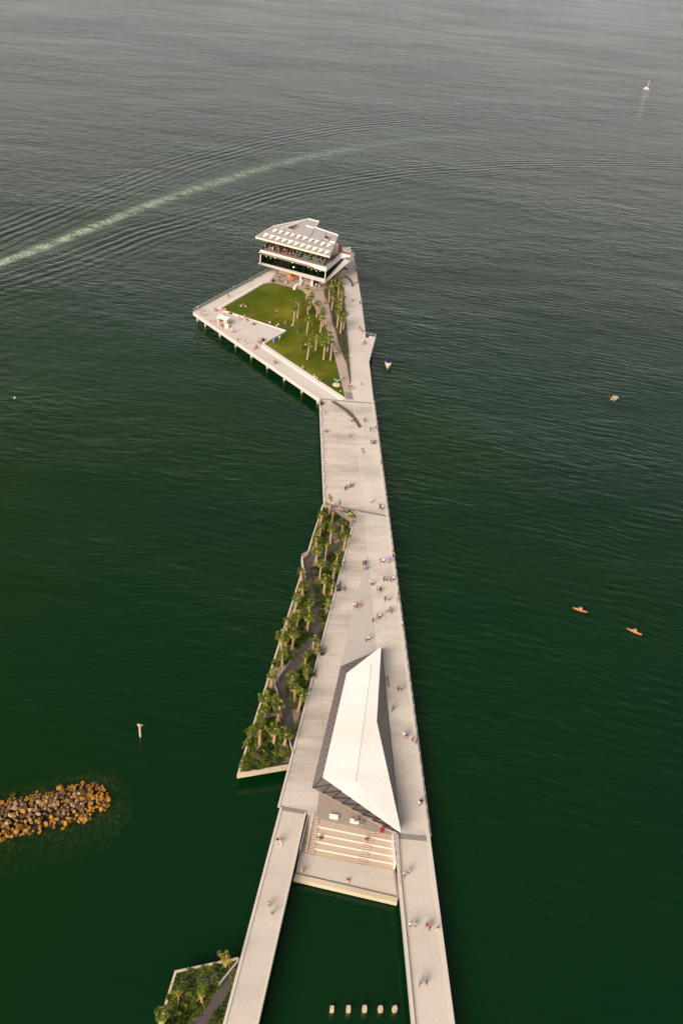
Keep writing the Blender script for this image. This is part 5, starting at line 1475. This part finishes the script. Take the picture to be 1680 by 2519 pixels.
# kayaks
def kayak(u0, v0, u1, v1, col, lab, plab, shirt, L=4.2):
    c = (P(u0, v0, 0) + P(u1, v1, 0)) / 2; rz = face(u1, v1, u0, v0); L = (P(u1, v1, 0) - P(u0, v0, 0)).length
    r_ = empty('kayak', c, rz); tag(r_, lab, 'kayak', 'kayaks')
    n = 16
    b = MB(); secs = []
    for i in range(n + 1):
        t_ = i / n * 2 - 1; w_ = max(.02, .34 * (1 - abs(t_) ** 2.2)); zt = .28 + .12 * t_ * t_
        for k in range(8):
            a = 2 * pi * k / 8; b.v.append((t_ * L / 2, w_ * cos(a), zt * .5 + (zt * .5 + .08) * sin(a)))
    for i in range(n):
        for k in range(8): b.f.append((i * 8 + k, i * 8 + (k + 1) % 8, (i + 1) * 8 + (k + 1) % 8, (i + 1) * 8 + k)); b.mi.append(0)
    b.build('hull', mat('kayak_' + lab[:6], col, rough=.35), r_, smooth=True)
    b = MB(); b.ell((-.2, 0, .27), (.65, .27, .10), n=10, m=4); b.build('cockpit', mat('cockpit_dark', (.10, .02, .01)), r_)
    p, _, _ = person(c + Vector((cos(rz) * -.3, sin(rz) * -.3, .22)), shirt, 'floor', 'tan', plab, 'kayakers', rz=rz + pi / 2, skin=0, s=1.25)
    pd = MB(); a = rz + pi / 2; q = c + Vector((cos(rz) * .3, sin(rz) * .3, .72))
    pd.tube([Vector((-1.05, 0, -.22)), Vector((1.05, 0, .22))], .022, n=5)
    pr = empty('paddle', q, a); tag(pr, 'double-bladed paddle held by the ' + plab.replace('person in', 'kayaker in'), 'paddle'); pd.build('shaft', m_tan, pr)
    for s in (-1, 1):
        b = MB(); b.ell((s * 1.1, 0, s * .22), (.16, .03, .06), n=8, m=4); b.build('blade', m_tan, pr)
kayak(1408, 1496.5, 1443, 1507.5, (.48, .12, .02), 'orange kayak on the open water, left one of two', 'person in peach top paddling the left orange kayak', 'peach')
kayak(1541, 1547.5, 1577, 1563, (.46, .10, .015), 'orange kayak on the open water, right one of two', 'person in tan top paddling the right orange kayak', 'tan')
kayak(1500, 985, 1513, 976.5, (.80, .50, .38), 'cream kayak beside the mint one', 'person in coral top in the cream kayak', 'coral')
kayak(1507, 987, 1519.5, 978, (.35, .62, .50), 'mint kayak beside the cream one', 'person in mint top in the mint kayak', 'mint')
# sailboat
sc_ = P(1589, 219.5, 0); rz = face(1581, 218.5, 1596, 221.5); Ls = (P(1581, 218.5, 0) - P(1596.5, 221.3, 0)).length
sr = empty('sailboat', sc_, rz); tag(sr, 'white sailboat with bare mast far out at the upper right', 'sailboat')
b = MB(); hull(b, Ls * .92, Ls * .24, Ls * .10, z0=-.3); b.build('hull', m_gel, sr)
b = MB(); b.box((-.2, 0, Ls * .17), (Ls * .4, Ls * .16, Ls * .08), taper=.85); b.build('cabin', m_white, sr)
mh = (above(sc_, 1597.5, 195)).z
b = MB(); b.tube([(Ls * .12, 0, .5), (Ls * .12, 0, mh)], .11, n=6); b.build('mast', m_gel, sr)
b = MB(); b.tube([(Ls * .12, 0, Ls * .26), (-Ls * .32, 0, Ls * .26)], .2, n=6); b.build('furled_sail', m_roof, sr)
b = MB(); b.box((-Ls * .3, 0, Ls * .22), (Ls * .22, Ls * .2, .15)); b.build('cockpit_cover', mat('rust_canvas', (.3, .13, .08)), sr)
# buoy
b = MB(); b.ell((0, 0, .1), (.24, .24, .24)); b.tube([(0, 0, .2), (0, 0, .6)], .05, n=6); tag(b.build('buoy', m_white, loc=P(37, 979, 0)), 'tiny white buoy near the left edge of the photo', 'buoy')

# channel marker
cm_ = P(346, 1811.5, 0); cr = empty('channel_marker', cm_); tag(cr, 'pale wooden channel marker pile with triangular boards', 'marker')
b = MB(); b.tube([(0, 0, -3), (0, 0, 2.3), (0, 0, 3.4)], [.21, .19, .18], n=10); b.build('pile', mat('marker_wood', (.62, .48, .33), var=.2), cr)
for rz_ in (-.75, .75):
    b = MB(); d = Vector((cos(rz_), sin(rz_), 0)) * (1 if rz_ > 0 else -1); n_ = Vector((-d.y, d.x, 0)) * .03
    pts = [Vector((0, -.18, 2.9)), Vector((0, -.18, 3.7)), d * .75 + Vector((0, -.18, 3.15)), d * .75 + Vector((0, -.18, 2.95))]
    b.prism([p - n_ for p in pts], [p + n_ for p in pts]); b.build('board', mat('marker_board', (.55, .55, .42)), cr)
b = MB(); b.ell((0, -.08, 3.5), (.25, .25, .26)); b.build('lantern', mat('marker_lamp', (.6, .35, .18)), cr)
b = MB(); b.tube([(0, 0, 2.65), (0, 0, 2.8)], .27, n=10); b.build('collar', mat('collar_rust', (.45, .25, .10)), cr)

# old square stub piles
for k, (u, v) in enumerate(((816, 2485), (856.5, 2485), (896, 2485), (935, 2485), (970, 2485))):
    b = MB(); b.box((0, 0, -.75), (.62, .58 + .05 * (k % 2), 3.3 + .15 * (k % 3)), rz=.05, taper=.93)
    o = b.build('stub_pile', m_pile, loc=P(u, v, .3)); o.rotation_euler.z = .1 * k
    tag(o, '%s square tan stub pile from the left in the row between the ramps' % ORD[k], 'pile', 'stub piles between the ramps')

# ------------------------------------------------------------------ breakwater
def rockmat(name, ca_, cb2, pos=.5):
    m = mat(name, ca_, var=.5, scale=1.3, bump=.6, rough=.75); t = m.node_tree; b = t.nodes['Principled BSDF']
    nz = N(t, 'ShaderNodeTexNoise', i_Scale=1.1, i_Detail=5.0); tc = N(t, 'ShaderNodeTexCoord')
    oi = N(t, 'ShaderNodeObjectInfo'); va = N(t, 'ShaderNodeVectorMath'); t.links.new(tc.outputs['Object'], va.inputs[0]); t.links.new(oi.outputs['Location'], va.inputs[1]); t.links.new(va.outputs[0], nz.inputs['Vector'])
    rp_ = N(t, 'ShaderNodeValToRGB'); rp_.color_ramp.elements[0].position = pos - .08; rp_.color_ramp.elements[1].position = pos + .08
    old = b.inputs['Base Color'].links[0].from_socket
    mx = N(t, 'ShaderNodeMixRGB'); t.links.new(nz.outputs[0], rp_.inputs[0]); t.links.new(rp_.outputs[0], mx.inputs[0]); t.links.new(old, mx.inputs[1]); mx.inputs[2].default_value = (*cb2, 1)
    t.links.new(mx.outputs[0], b.inputs['Base Color']); return m
m_rk = [rockmat('rock_pale', (0.42, 0.28, 0.19), (.18, .09, .02), .50), rockmat('rock_grey', (0.10, 0.065, 0.04), (.26, .15, .06), .58), rockmat('rock_ochre', (0.36, 0.165, 0.009), (.08, .04, .01), .56), rockmat('rock_rust', (0.19, 0.10, 0.022), (.05, .03, .015), .5)]
def rock_mesh(seed):
    r_ = random.Random(seed); bm = bmesh.new(); bmesh.ops.create_icosphere(bm, subdivisions=2, radius=.5)
    pl = [(Vector((r_.gauss(0, 1), r_.gauss(0, 1), r_.gauss(0, 1))).normalized(), r_.uniform(.22, .38)) for _ in range(10)]
    for v_ in bm.verts:
        for n_, d in pl:
            s_ = v_.co.dot(n_)
            if s_ > d: v_.co -= n_ * (s_ - d)
        v_.co *= r_.uniform(.97, 1.03)
    me = bpy.data.meshes.new('rock_%d' % seed); bm.to_mesh(me); bm.free(); me.materials.append(m_rk[0]); return me
rocks = [rock_mesh(s) for s in range(7)]
qb = lambda x, y: (x / 4.126, 1760 + y / 4.126)
ca, cb_ = P(*qb(-110, 1083), .4), P(*qb(1040, 822), .4)
ax = (cb_ - ca).normalized(); ay = Vector((-ax.y, ax.x, 0)); Lr = (cb_ - ca).length
hwid = ((P(*qb(500, 730), .2) - P(*qb(500, 1120), .2)).length) / 2
rr_ = random.Random(41)
placed = []
tries = 0
while len(placed) < 297 and tries < 20000:
    tries += 1
    s = rr_.uniform(0, Lr + 1.0); q = rr_.uniform(-1, 1)
    w_ = hwid * (1.0 if s < Lr * .8 else sqrt(max(.05, 1 - ((s - Lr * .8) / (Lr * .2 + 1.3)) ** 2)))
    w_ *= 1 + .12 * sin(s * 1.7) + .08 * sin(s * 3.1 + 1)
    p = ca + ax * s + ay * (q * w_)
    if any((p - o_).length < .50 for o_, *_ in placed): continue
    placed.append((p, abs(q), s))
placed.sort(key=lambda e: e[2])
for p, q, s in placed:
    h = 1.25 * (1 - q ** 1.7) * (1 if s < Lr * .75 else max(.25, 1 - (s - Lr * .75) / (Lr * .4))) + rr_.uniform(-.1, .2)
    edge_ = q > .55 or s > Lr * .86
    mi = rr_.choice((2, 2, 2, 2, 3)) if edge_ else rr_.choice((0, 0, 2, 3, 1)) if q < .4 else rr_.choice((0, 2, 3, 2, 1))
    o = link('rock', rr_.choice(rocks), loc=(p.x, p.y, h)); o.rotation_euler = (rr_.random() * 6, rr_.random() * 6, rr_.random() * 6)
    k = rr_.choice((.7, .85, 1.0, 1.15, 1.35)) * rr_.uniform(.9, 1.1); o.scale = (k * rr_.uniform(.85, 1.35), k, k * rr_.uniform(.7, 1)); setm(o, m_rk[mi])
    zone = 'at the tip of' if s > Lr * .85 else 'in the right part of' if s > Lr * .62 else 'in the middle of' if s > Lr * .4 else 'in the left part of'
    side_ = 'on the crest' if q < .45 else 'on the slope' if not edge_ else 'at the waterline'
    o['label'] = '%s boulder %s %s the breakwater' % (['pale', 'dark grey', 'ochre stained', 'rusty brown'][mi], side_, zone); o['category'] = 'rock'; o['group'] = 'boulders: ' + o['label']
# submerged rocks
b = MB(); sub = rocks
vsub = [([v_.co.copy() for v_ in m_.vertices], [tuple(p_.vertices) for p_ in m_.polygons]) for m_ in rocks]
sub_pts = []
tries = 0
while len(sub_pts) < 620 and tries < 20000:
    tries += 1
    s = rr_.uniform(0, Lr + 5.0); q = rr_.uniform(-1, 1)
    w_ = (hwid + (5.2 if q < 0 else 3.2)) * (1.0 if s < Lr * .8 else sqrt(max(.0, 1 - ((s - Lr * .8) / (Lr * .2 + 5.2)) ** 2)))
    p = ca + ax * s + ay * (q * w_)
    if any((p - o_).length < .62 for o_ in sub_pts): continue
    sub_pts.append(p)
    dq = abs(q) * w_ - hwid; ds = s - Lr; dd = max(dq, ds * .8 if ds > 0 else -9)
    z = -.68 - max(0, dd) * .36
    vv, ff = rr_.choice(vsub); k = rr_.uniform(.9, 1.7)
    R_ = Matrix.Rotation(rr_.random() * 6, 3, 'X') @ Matrix.Rotation(rr_.random() * 6, 3, 'Z')
    b.add([Vector((p.x, p.y, z)) + (R_ @ c) * k for c in vv], ff, rr_.choice((3, 1, 3, 1)))
# core mound so no gaps open under the rocks
m_dr = [rockmat('drowned_rock', (0.32, 0.19, 0.08), (.09, .06, .02)), rockmat('drowned_rock_green', (0.22, 0.16, 0.05), (.07, .05, .02))]
b.mi = [0 if k_ == 1 else 1 for k_ in b.mi]
o = b.build('submerged_rocks', m_dr, fix=False); tag(o, 'dark drowned rocks under the water around the breakwater', 'rocks', kind='stuff')
b = MB(); n = 16
def oval(k, wadd, sadd, z):
    pts = []
    for i in range(n + 1):
        a = pi / 2 - pi * i / n; pts.append(ca + ax * (Lr * .82 + (Lr * .18 + sadd) * cos(a)) + ay * ((hwid + wadd) * sin(a)))
    pts = [ca + ay * (hwid + wadd)] + pts + [ca - ay * (hwid + wadd)]
    return at(pts, z)
b.prism(oval(0, 7.5, 7.5, -3.6), oval(0, -1.2, -1.2, .3)); o = b.build('breakwater_core', mat('wet_rubble_gap_shade', (.018, .012, .008), var=.5, scale=1.5)); o['kind'] = 'structure'  # wet rubble, near black: shade of the gaps between boulders put into its colour

# ------------------------------------------------------------------ water
def polyd(pts, p):
    """signed distance and arc length of p from polyline"""
    best = 1e18; sd_ = 0; sl = 0; acc = 0
    px, py = p
    for (ax_, ay_), (bx_, by_) in zip(pts[:-1], pts[1:]):
        dx, dy = bx_ - ax_, by_ - ay_; L2 = dx * dx + dy * dy; L = sqrt(L2)
        t_ = ((px - ax_) * dx + (py - ay_) * dy) / L2; tc_ = min(1, max(0, t_))
        qx, qy = ax_ + dx * tc_ - px, ay_ + dy * tc_ - py; d2 = qx * qx + qy * qy
        if d2 < best:
            best = d2; sg = dx * (py - ay_) - dy * (px - ax_); sd_ = sqrt(d2) * (1 if sg > 0 else -1); sl = acc + tc_ * L
        acc += L
    return sd_, sl
def curve(px):
    w = [P(u, v, 0) for u, v in px]; w = [(p.x, p.y) for p in w]
    # extend ends
    a, b_ = w[0], w[1]; q = Vector((a[0] - b_[0], a[1] - b_[1])).normalized() * 5000; w = [(a[0] + q.x, a[1] + q.y)] + w
    a, b_ = w[-1], w[-2]; q = Vector((a[0] - b_[0], a[1] - b_[1])).normalized() * 5000; w = w + [(a[0] + q.x, a[1] + q.y)]
    for _ in range(3):   # Chaikin
        q = [w[0]]
        for p0, p1 in zip(w[:-1], w[1:]):
            q += [(p0[0] * .75 + p1[0] * .25, p0[1] * .75 + p1[1] * .25), (p0[0] * .25 + p1[0] * .75, p0[1] * .25 + p1[1] * .75)]
        w = q + [w[-1]]
    return w
foam = curve([(0, 648), (134, 598), (268, 542.6), (402, 491.7), (535.6, 447), (669.5, 406), (840, 370), (1000, 343), (1215, 330), (1680, 321)])
upA = curve([(0, 620), (134, 558.7), (268, 502.5), (402, 446), (535.6, 400.7), (669.5, 360.5), (840, 327), (1054, 305), (1215, 289), (1450, 287), (1680, 291)])
loA = curve([(0, 676), (134, 637), (268, 583), (402, 541), (535.6, 503), (669.5, 461), (840, 429), (1000.7, 408), (1215, 395), (1429, 391), (1680, 398)])
def axis(a, b_, d0, lo, hi, g=1.35):
    xs = []; x = a
    while x <= b_: xs.append(x); x += d0
    s = d0; y = a
    left = []
    while y > lo: s *= g; y -= s; left.append(max(y, lo))
    s = d0; y = xs[-1]; right = []
    while y < hi: s *= g; y += s; right.append(min(y, hi))
    return left[::-1] + xs + right
X = axis(-330, 560, 5.0, -9000, 9000); Y = axis(230, 1000, 5.0, -9000, 12000)
verts = [(x, y, 0) for y in Y for x in X]
nx, ny = len(X), len(Y)
faces = [(j * nx + i, j * nx + i + 1, (j + 1) * nx + i + 1, (j + 1) * nx + i) for j in range(ny - 1) for i in range(nx - 1)]
me = bpy.data.meshes.new('water'); me.from_pydata(verts, [], faces)
at3 = {}
for nm_, cv in (('foam', foam), ('up', upA), ('lo', loA)):
    dat = []; 
    for (x, y, _) in verts:
        d, s = polyd(cv, (x, y)); s -= 5000
        dat += [d, s, 0.0]
    A_ = me.attributes.new(nm_, 'FLOAT_VECTOR', 'POINT'); A_.data.foreach_set('vector', dat)
me.update()
water = bpy.data.objects.new('water', me); COL.objects.link(water); water['kind'] = 'structure'
m_w = bpy.data.materials.new('sea_water'); m_w.use_nodes = True
t = m_w.node_tree; t.nodes.clear(); L = t.links.new
def M_(op, a, b_=None, c=None, clamp=False):
    n_ = t.nodes.new('ShaderNodeMath'); n_.operation = op; n_.use_clamp = clamp
    for i, v_ in enumerate((a, b_, c)):
        if v_ is None: continue
        if isinstance(v_, (int, float)): n_.inputs[i].default_value = v_
        else: L(v_, n_.inputs[i])
    return n_.outputs[0]
tc = t.nodes.new('ShaderNodeTexCoord'); obj_c = tc.outputs['Object']
def noise(vec, scale, detail=3, rough=.5, rot=0, sc=(1, 1, 1), dist=0):
    mp = t.nodes.new('ShaderNodeMapping'); mp.inputs['Rotation'].default_value = (0, 0, rot); mp.inputs['Scale'].default_value = sc; L(vec, mp.inputs['Vector'])
    n_ = t.nodes.new('ShaderNodeTexNoise'); n_.inputs['Scale'].default_value = scale; n_.inputs['Detail'].default_value = detail; n_.inputs['Roughness'].default_value = rough; n_.inputs['Distortion'].default_value = dist
    L(mp.outputs[0], n_.inputs['Vector']); return n_.outputs[0]
def attr(nm_):
    a = t.nodes.new('ShaderNodeAttribute'); a.attribute_name = nm_; s = t.nodes.new('ShaderNodeSeparateXYZ'); L(a.outputs['Vector'], s.inputs[0]); return s.outputs[0], s.outputs[1]
def gauss(x, c, w):
    d = M_('DIVIDE', M_('SUBTRACT', x, c), w); return M_('POWER', 2.718, M_('MULTIPLY', M_('MULTIPLY', d, d), -1))
sxyz = t.nodes.new('ShaderNodeSeparateXYZ'); L(obj_c, sxyz.inputs[0])
wx, wy = sxyz.outputs[0], sxyz.outputs[1]
wob = noise(obj_c, .03, 2)
w1 = noise(obj_c, .50, 4, .6, rot=.30, sc=(.42, 1, 1), dist=.5)       # elongated chop, about 2.5 m
w2 = noise(obj_c, 1.3, 3, .5, rot=-.55, sc=(.22, 1, 1))                # fine ripples, left side
w3 = noise(obj_c, .15, 4, .6, rot=.16, sc=(.55, 1, 1), dist=.5)         # long swell
patch = noise(obj_c, .012, 3, .6, sc=(.5, 1, 1))
pr = t.nodes.new('ShaderNodeMapRange'); pr.inputs[1].default_value = .38; pr.inputs[2].default_value = .62; pr.inputs[3].default_value = .35; pr.inputs[4].default_value = 1.5; L(patch, pr.inputs[0])
gain = t.nodes.new('ShaderNodeMapRange'); gain.inputs[1].default_value = 90; gain.inputs[2].default_value = 420; gain.inputs[3].default_value = .35; gain.inputs[4].default_value = 1.0; L(wy, gain.inputs[0])
H_ = M_('MULTIPLY', w1, .38)
H_ = M_('ADD', H_, M_('MULTIPLY', w2, .075))
H_ = M_('ADD', H_, M_('MULTIPLY', w3, .60))
H_ = M_('MULTIPLY', M_('MULTIPLY', H_, pr.outputs[0]), gain.outputs[0])
def train(ang, lam, amp, nsc, ns):
    ph = M_('ADD', M_('MULTIPLY', wx, sin(ang) * 2 * pi / lam), M_('MULTIPLY', wy, cos(ang) * 2 * pi / lam))
    ph = M_('ADD', ph, M_('MULTIPLY', noise(obj_c, nsc, 2, .55, rot=ang, sc=(.5, 1, 1)), ns))
    md = noise(obj_c, .045, 2, .6, rot=ang + .4)
    md = M_('MULTIPLY', M_('MAXIMUM', M_('SUBTRACT', md, .36), 0), 4.5)
    return M_('MULTIPLY', M_('MULTIPLY', M_('SINE', ph), amp), md)
side_g = t.nodes.new('ShaderNodeMapRange'); side_g.inputs[1].default_value = -60; side_g.inputs[2].default_value = 70; side_g.inputs[3].default_value = .45; side_g.inputs[4].default_value = 1.15; L(wx, side_g.inputs[0])
trn = M_('MULTIPLY', M_('ADD', train(.16, 3.1, .019, .10, 9), train(.42, 2.2, .012, .14, 8)), side_g.outputs[0])
trn = M_('ADD', trn, train(-.35, 1.5, .006, .2, 7))
H_ = M_('ADD', H_, trn)
def arm(nm_, sign, lam, width, amp):
    d, s = attr(nm_)
    d = M_('MULTIPLY', d, sign)
    dd = M_('ADD', d, M_('MULTIPLY', M_('SUBTRACT', wob, .5), 5.0))
    ph = M_('MULTIPLY', dd, 2 * pi / lam)
    wv = M_('SINE', ph)
    ev = gauss(d, width * .72, width)
    brk = M_('MULTIPLY', M_('POWER', noise(obj_c, .035, 3, .6), 1.6), 3.2)
    return M_('MULTIPLY', M_('MULTIPLY', M_('MULTIPLY', wv, ev), amp), brk)
a_up = arm('up', 1, 4.7, 13, .115)
a_up2 = arm('up', 1, 2.4, 3.5, .035)
a_lo = arm('lo', -1, 4.5, 12, .105)
a_lo2 = arm('lo', -1, 2.4, 4.0, .035)
a_far = arm('up', 1, 8.5, 50, .022)
a_far2 = arm('lo', -1, 7.0, 50, .02)
Hs = H_
for a_ in (a_up, a_up2, a_lo, a_lo2, a_far, a_far2): Hs = M_('ADD', Hs, a_)
bp = t.nodes.new('ShaderNodeBump'); bp.inputs['Strength'].default_value = 1.0; bp.inputs['Distance'].default_value = 1.0; L(Hs, bp.inputs['Height'])
# body colour
big = noise(obj_c, .006, 3, .6)
cr_ = t.nodes.new('ShaderNodeValToRGB')
cr_.color_ramp.elements[0].position = .36; cr_.color_ramp.elements[0].color = (0.0012, 0.068, 0.024, 1)
cr_.color_ramp.elements[1].position = .64; cr_.color_ramp.elements[1].color = (0.012, 0.080, 0.0010, 1)
L(M_('ADD', M_('MULTIPLY', M_('SUBTRACT', big, .5), 1.2), M_('ADD', .52, M_('ADD', M_('MULTIPLY', M_('ADD', wx, 40), -.0016), M_('MULTIPLY', M_('SUBTRACT', wy, 180), -.0007)))), cr_.inputs[0])
fd, fs_ = attr('foam')
fw_ = t.nodes.new('ShaderNodeMapRange'); fw_.inputs[1].default_value = 0; fw_.inputs[2].default_value = 420; fw_.inputs[3].default_value = 2.7; fw_.inputs[4].default_value = 8.0; L(fs_, fw_.inputs[0])
fe = gauss(fd, 0, fw_.outputs[0])
fn = noise(obj_c, .8, 5, .7, rot=.4, sc=(.8, 1, 1), dist=1.2)
fn2 = noise(obj_c, .16, 3, .6, rot=.4, sc=(.6, 1.2, 1))
fade = t.nodes.new('ShaderNodeMapRange'); fade.inputs[1].default_value = 0; fade.inputs[2].default_value = 420; fade.inputs[3].default_value = 1.0; fade.inputs[4].default_value = 0.0; L(fs_, fade.inputs[0])
thr = t.nodes.new('ShaderNodeMapRange'); thr.inputs[1].default_value = .43; thr.inputs[2].default_value = .58; L(M_('ADD', M_('MULTIPLY', fn, .65), M_('MULTIPLY', fn2, .35)), thr.inputs[0])
aer = M_('MULTIPLY', M_('MULTIPLY', fe, M_('ADD', fade.outputs[0], .35)), .17, clamp=True)      # aerated pale water
fm = M_('MULTIPLY', M_('MULTIPLY', M_('MULTIPLY', fe, M_('POWER', fade.outputs[0], 1.5)), thr.outputs[0]), .75, clamp=True)
mxa = t.nodes.new('ShaderNodeMixRGB'); L(aer, mxa.inputs[0]); L(cr_.outputs[0], mxa.inputs[1]); mxa.inputs[2].default_value = (.13, .22, .16, 1)
mxf = t.nodes.new('ShaderNodeMixRGB'); L(fm, mxf.inputs[0]); L(mxa.outputs[0], mxf.inputs[1]); mxf.inputs[2].default_value = (.62, .62, .48, 1)
df = t.nodes.new('ShaderNodeBsdfDiffuse'); L(mxf.outputs[0], df.inputs[0])
tr_ = t.nodes.new('ShaderNodeBsdfTransparent'); tr_.inputs[0].default_value = (.80, .85, .70, 1)
mb_ = t.nodes.new('ShaderNodeMixShader'); L(M_('MAXIMUM', M_('ADD', .24, M_('MULTIPLY', M_('ADD', fm, aer), 1.8)), 0, clamp=True), mb_.inputs[0]); L(tr_.outputs[0], mb_.inputs[1]); L(df.outputs[0], mb_.inputs[2])
gls = t.nodes.new('ShaderNodeBsdfGlossy'); gls.inputs['Roughness'].default_value = .09; L(bp.outputs[0], gls.inputs['Normal'])
fr = t.nodes.new('ShaderNodeFresnel'); fr.inputs[0].default_value = 1.34; L(bp.outputs[0], fr.inputs['Normal'])
mg = t.nodes.new('ShaderNodeMixShader'); L(fr.outputs[0], mg.inputs[0]); L(mb_.outputs[0], mg.inputs[1]); L(gls.outputs[0], mg.inputs[2])
out = t.nodes.new('ShaderNodeOutputMaterial'); L(mg.outputs[0], out.inputs[0])
me.materials.append(m_w)
# murky water: thin green layers below the surface
m_murk = bpy.data.materials.new('murky_water'); m_murk.use_nodes = True
t = m_murk.node_tree; t.nodes.clear()
a_ = N(t, 'ShaderNodeBsdfTransparent'); d_ = N(t, 'ShaderNodeBsdfDiffuse'); d_.inputs[0].default_value = (.0018, .076, .008, 1)
x_ = N(t, 'ShaderNodeMixShader'); x_.inputs[0].default_value = .30; o_ = N(t, 'ShaderNodeOutputMaterial')
t.links.new(a_.outputs[0], x_.inputs[1]); t.links.new(d_.outputs[0], x_.inputs[2]); t.links.new(x_.outputs[0], o_.inputs[0])
for zk in (-.8, -1.5, -2.3, -3.2):
    b = MB(); b.add([(-9000, -9000, zk), (9000, -9000, zk), (9000, 12000, zk), (-9000, 12000, zk)], [(0, 1, 2, 3)])
    o = b.build('water_depth', m_murk); o['kind'] = 'structure'
# sea bed
b = MB(); b.add([(-9000, -9000, -4.5), (9000, -9000, -4.5), (9000, 12000, -4.5), (-9000, 12000, -4.5)], [(0, 1, 2, 3)])
o = b.build('sea_bed', mat('sea_bed_green', (0.004, 0.06, 0.003), var=.1, scale=.02, rough=1)); o['kind'] = 'structure'
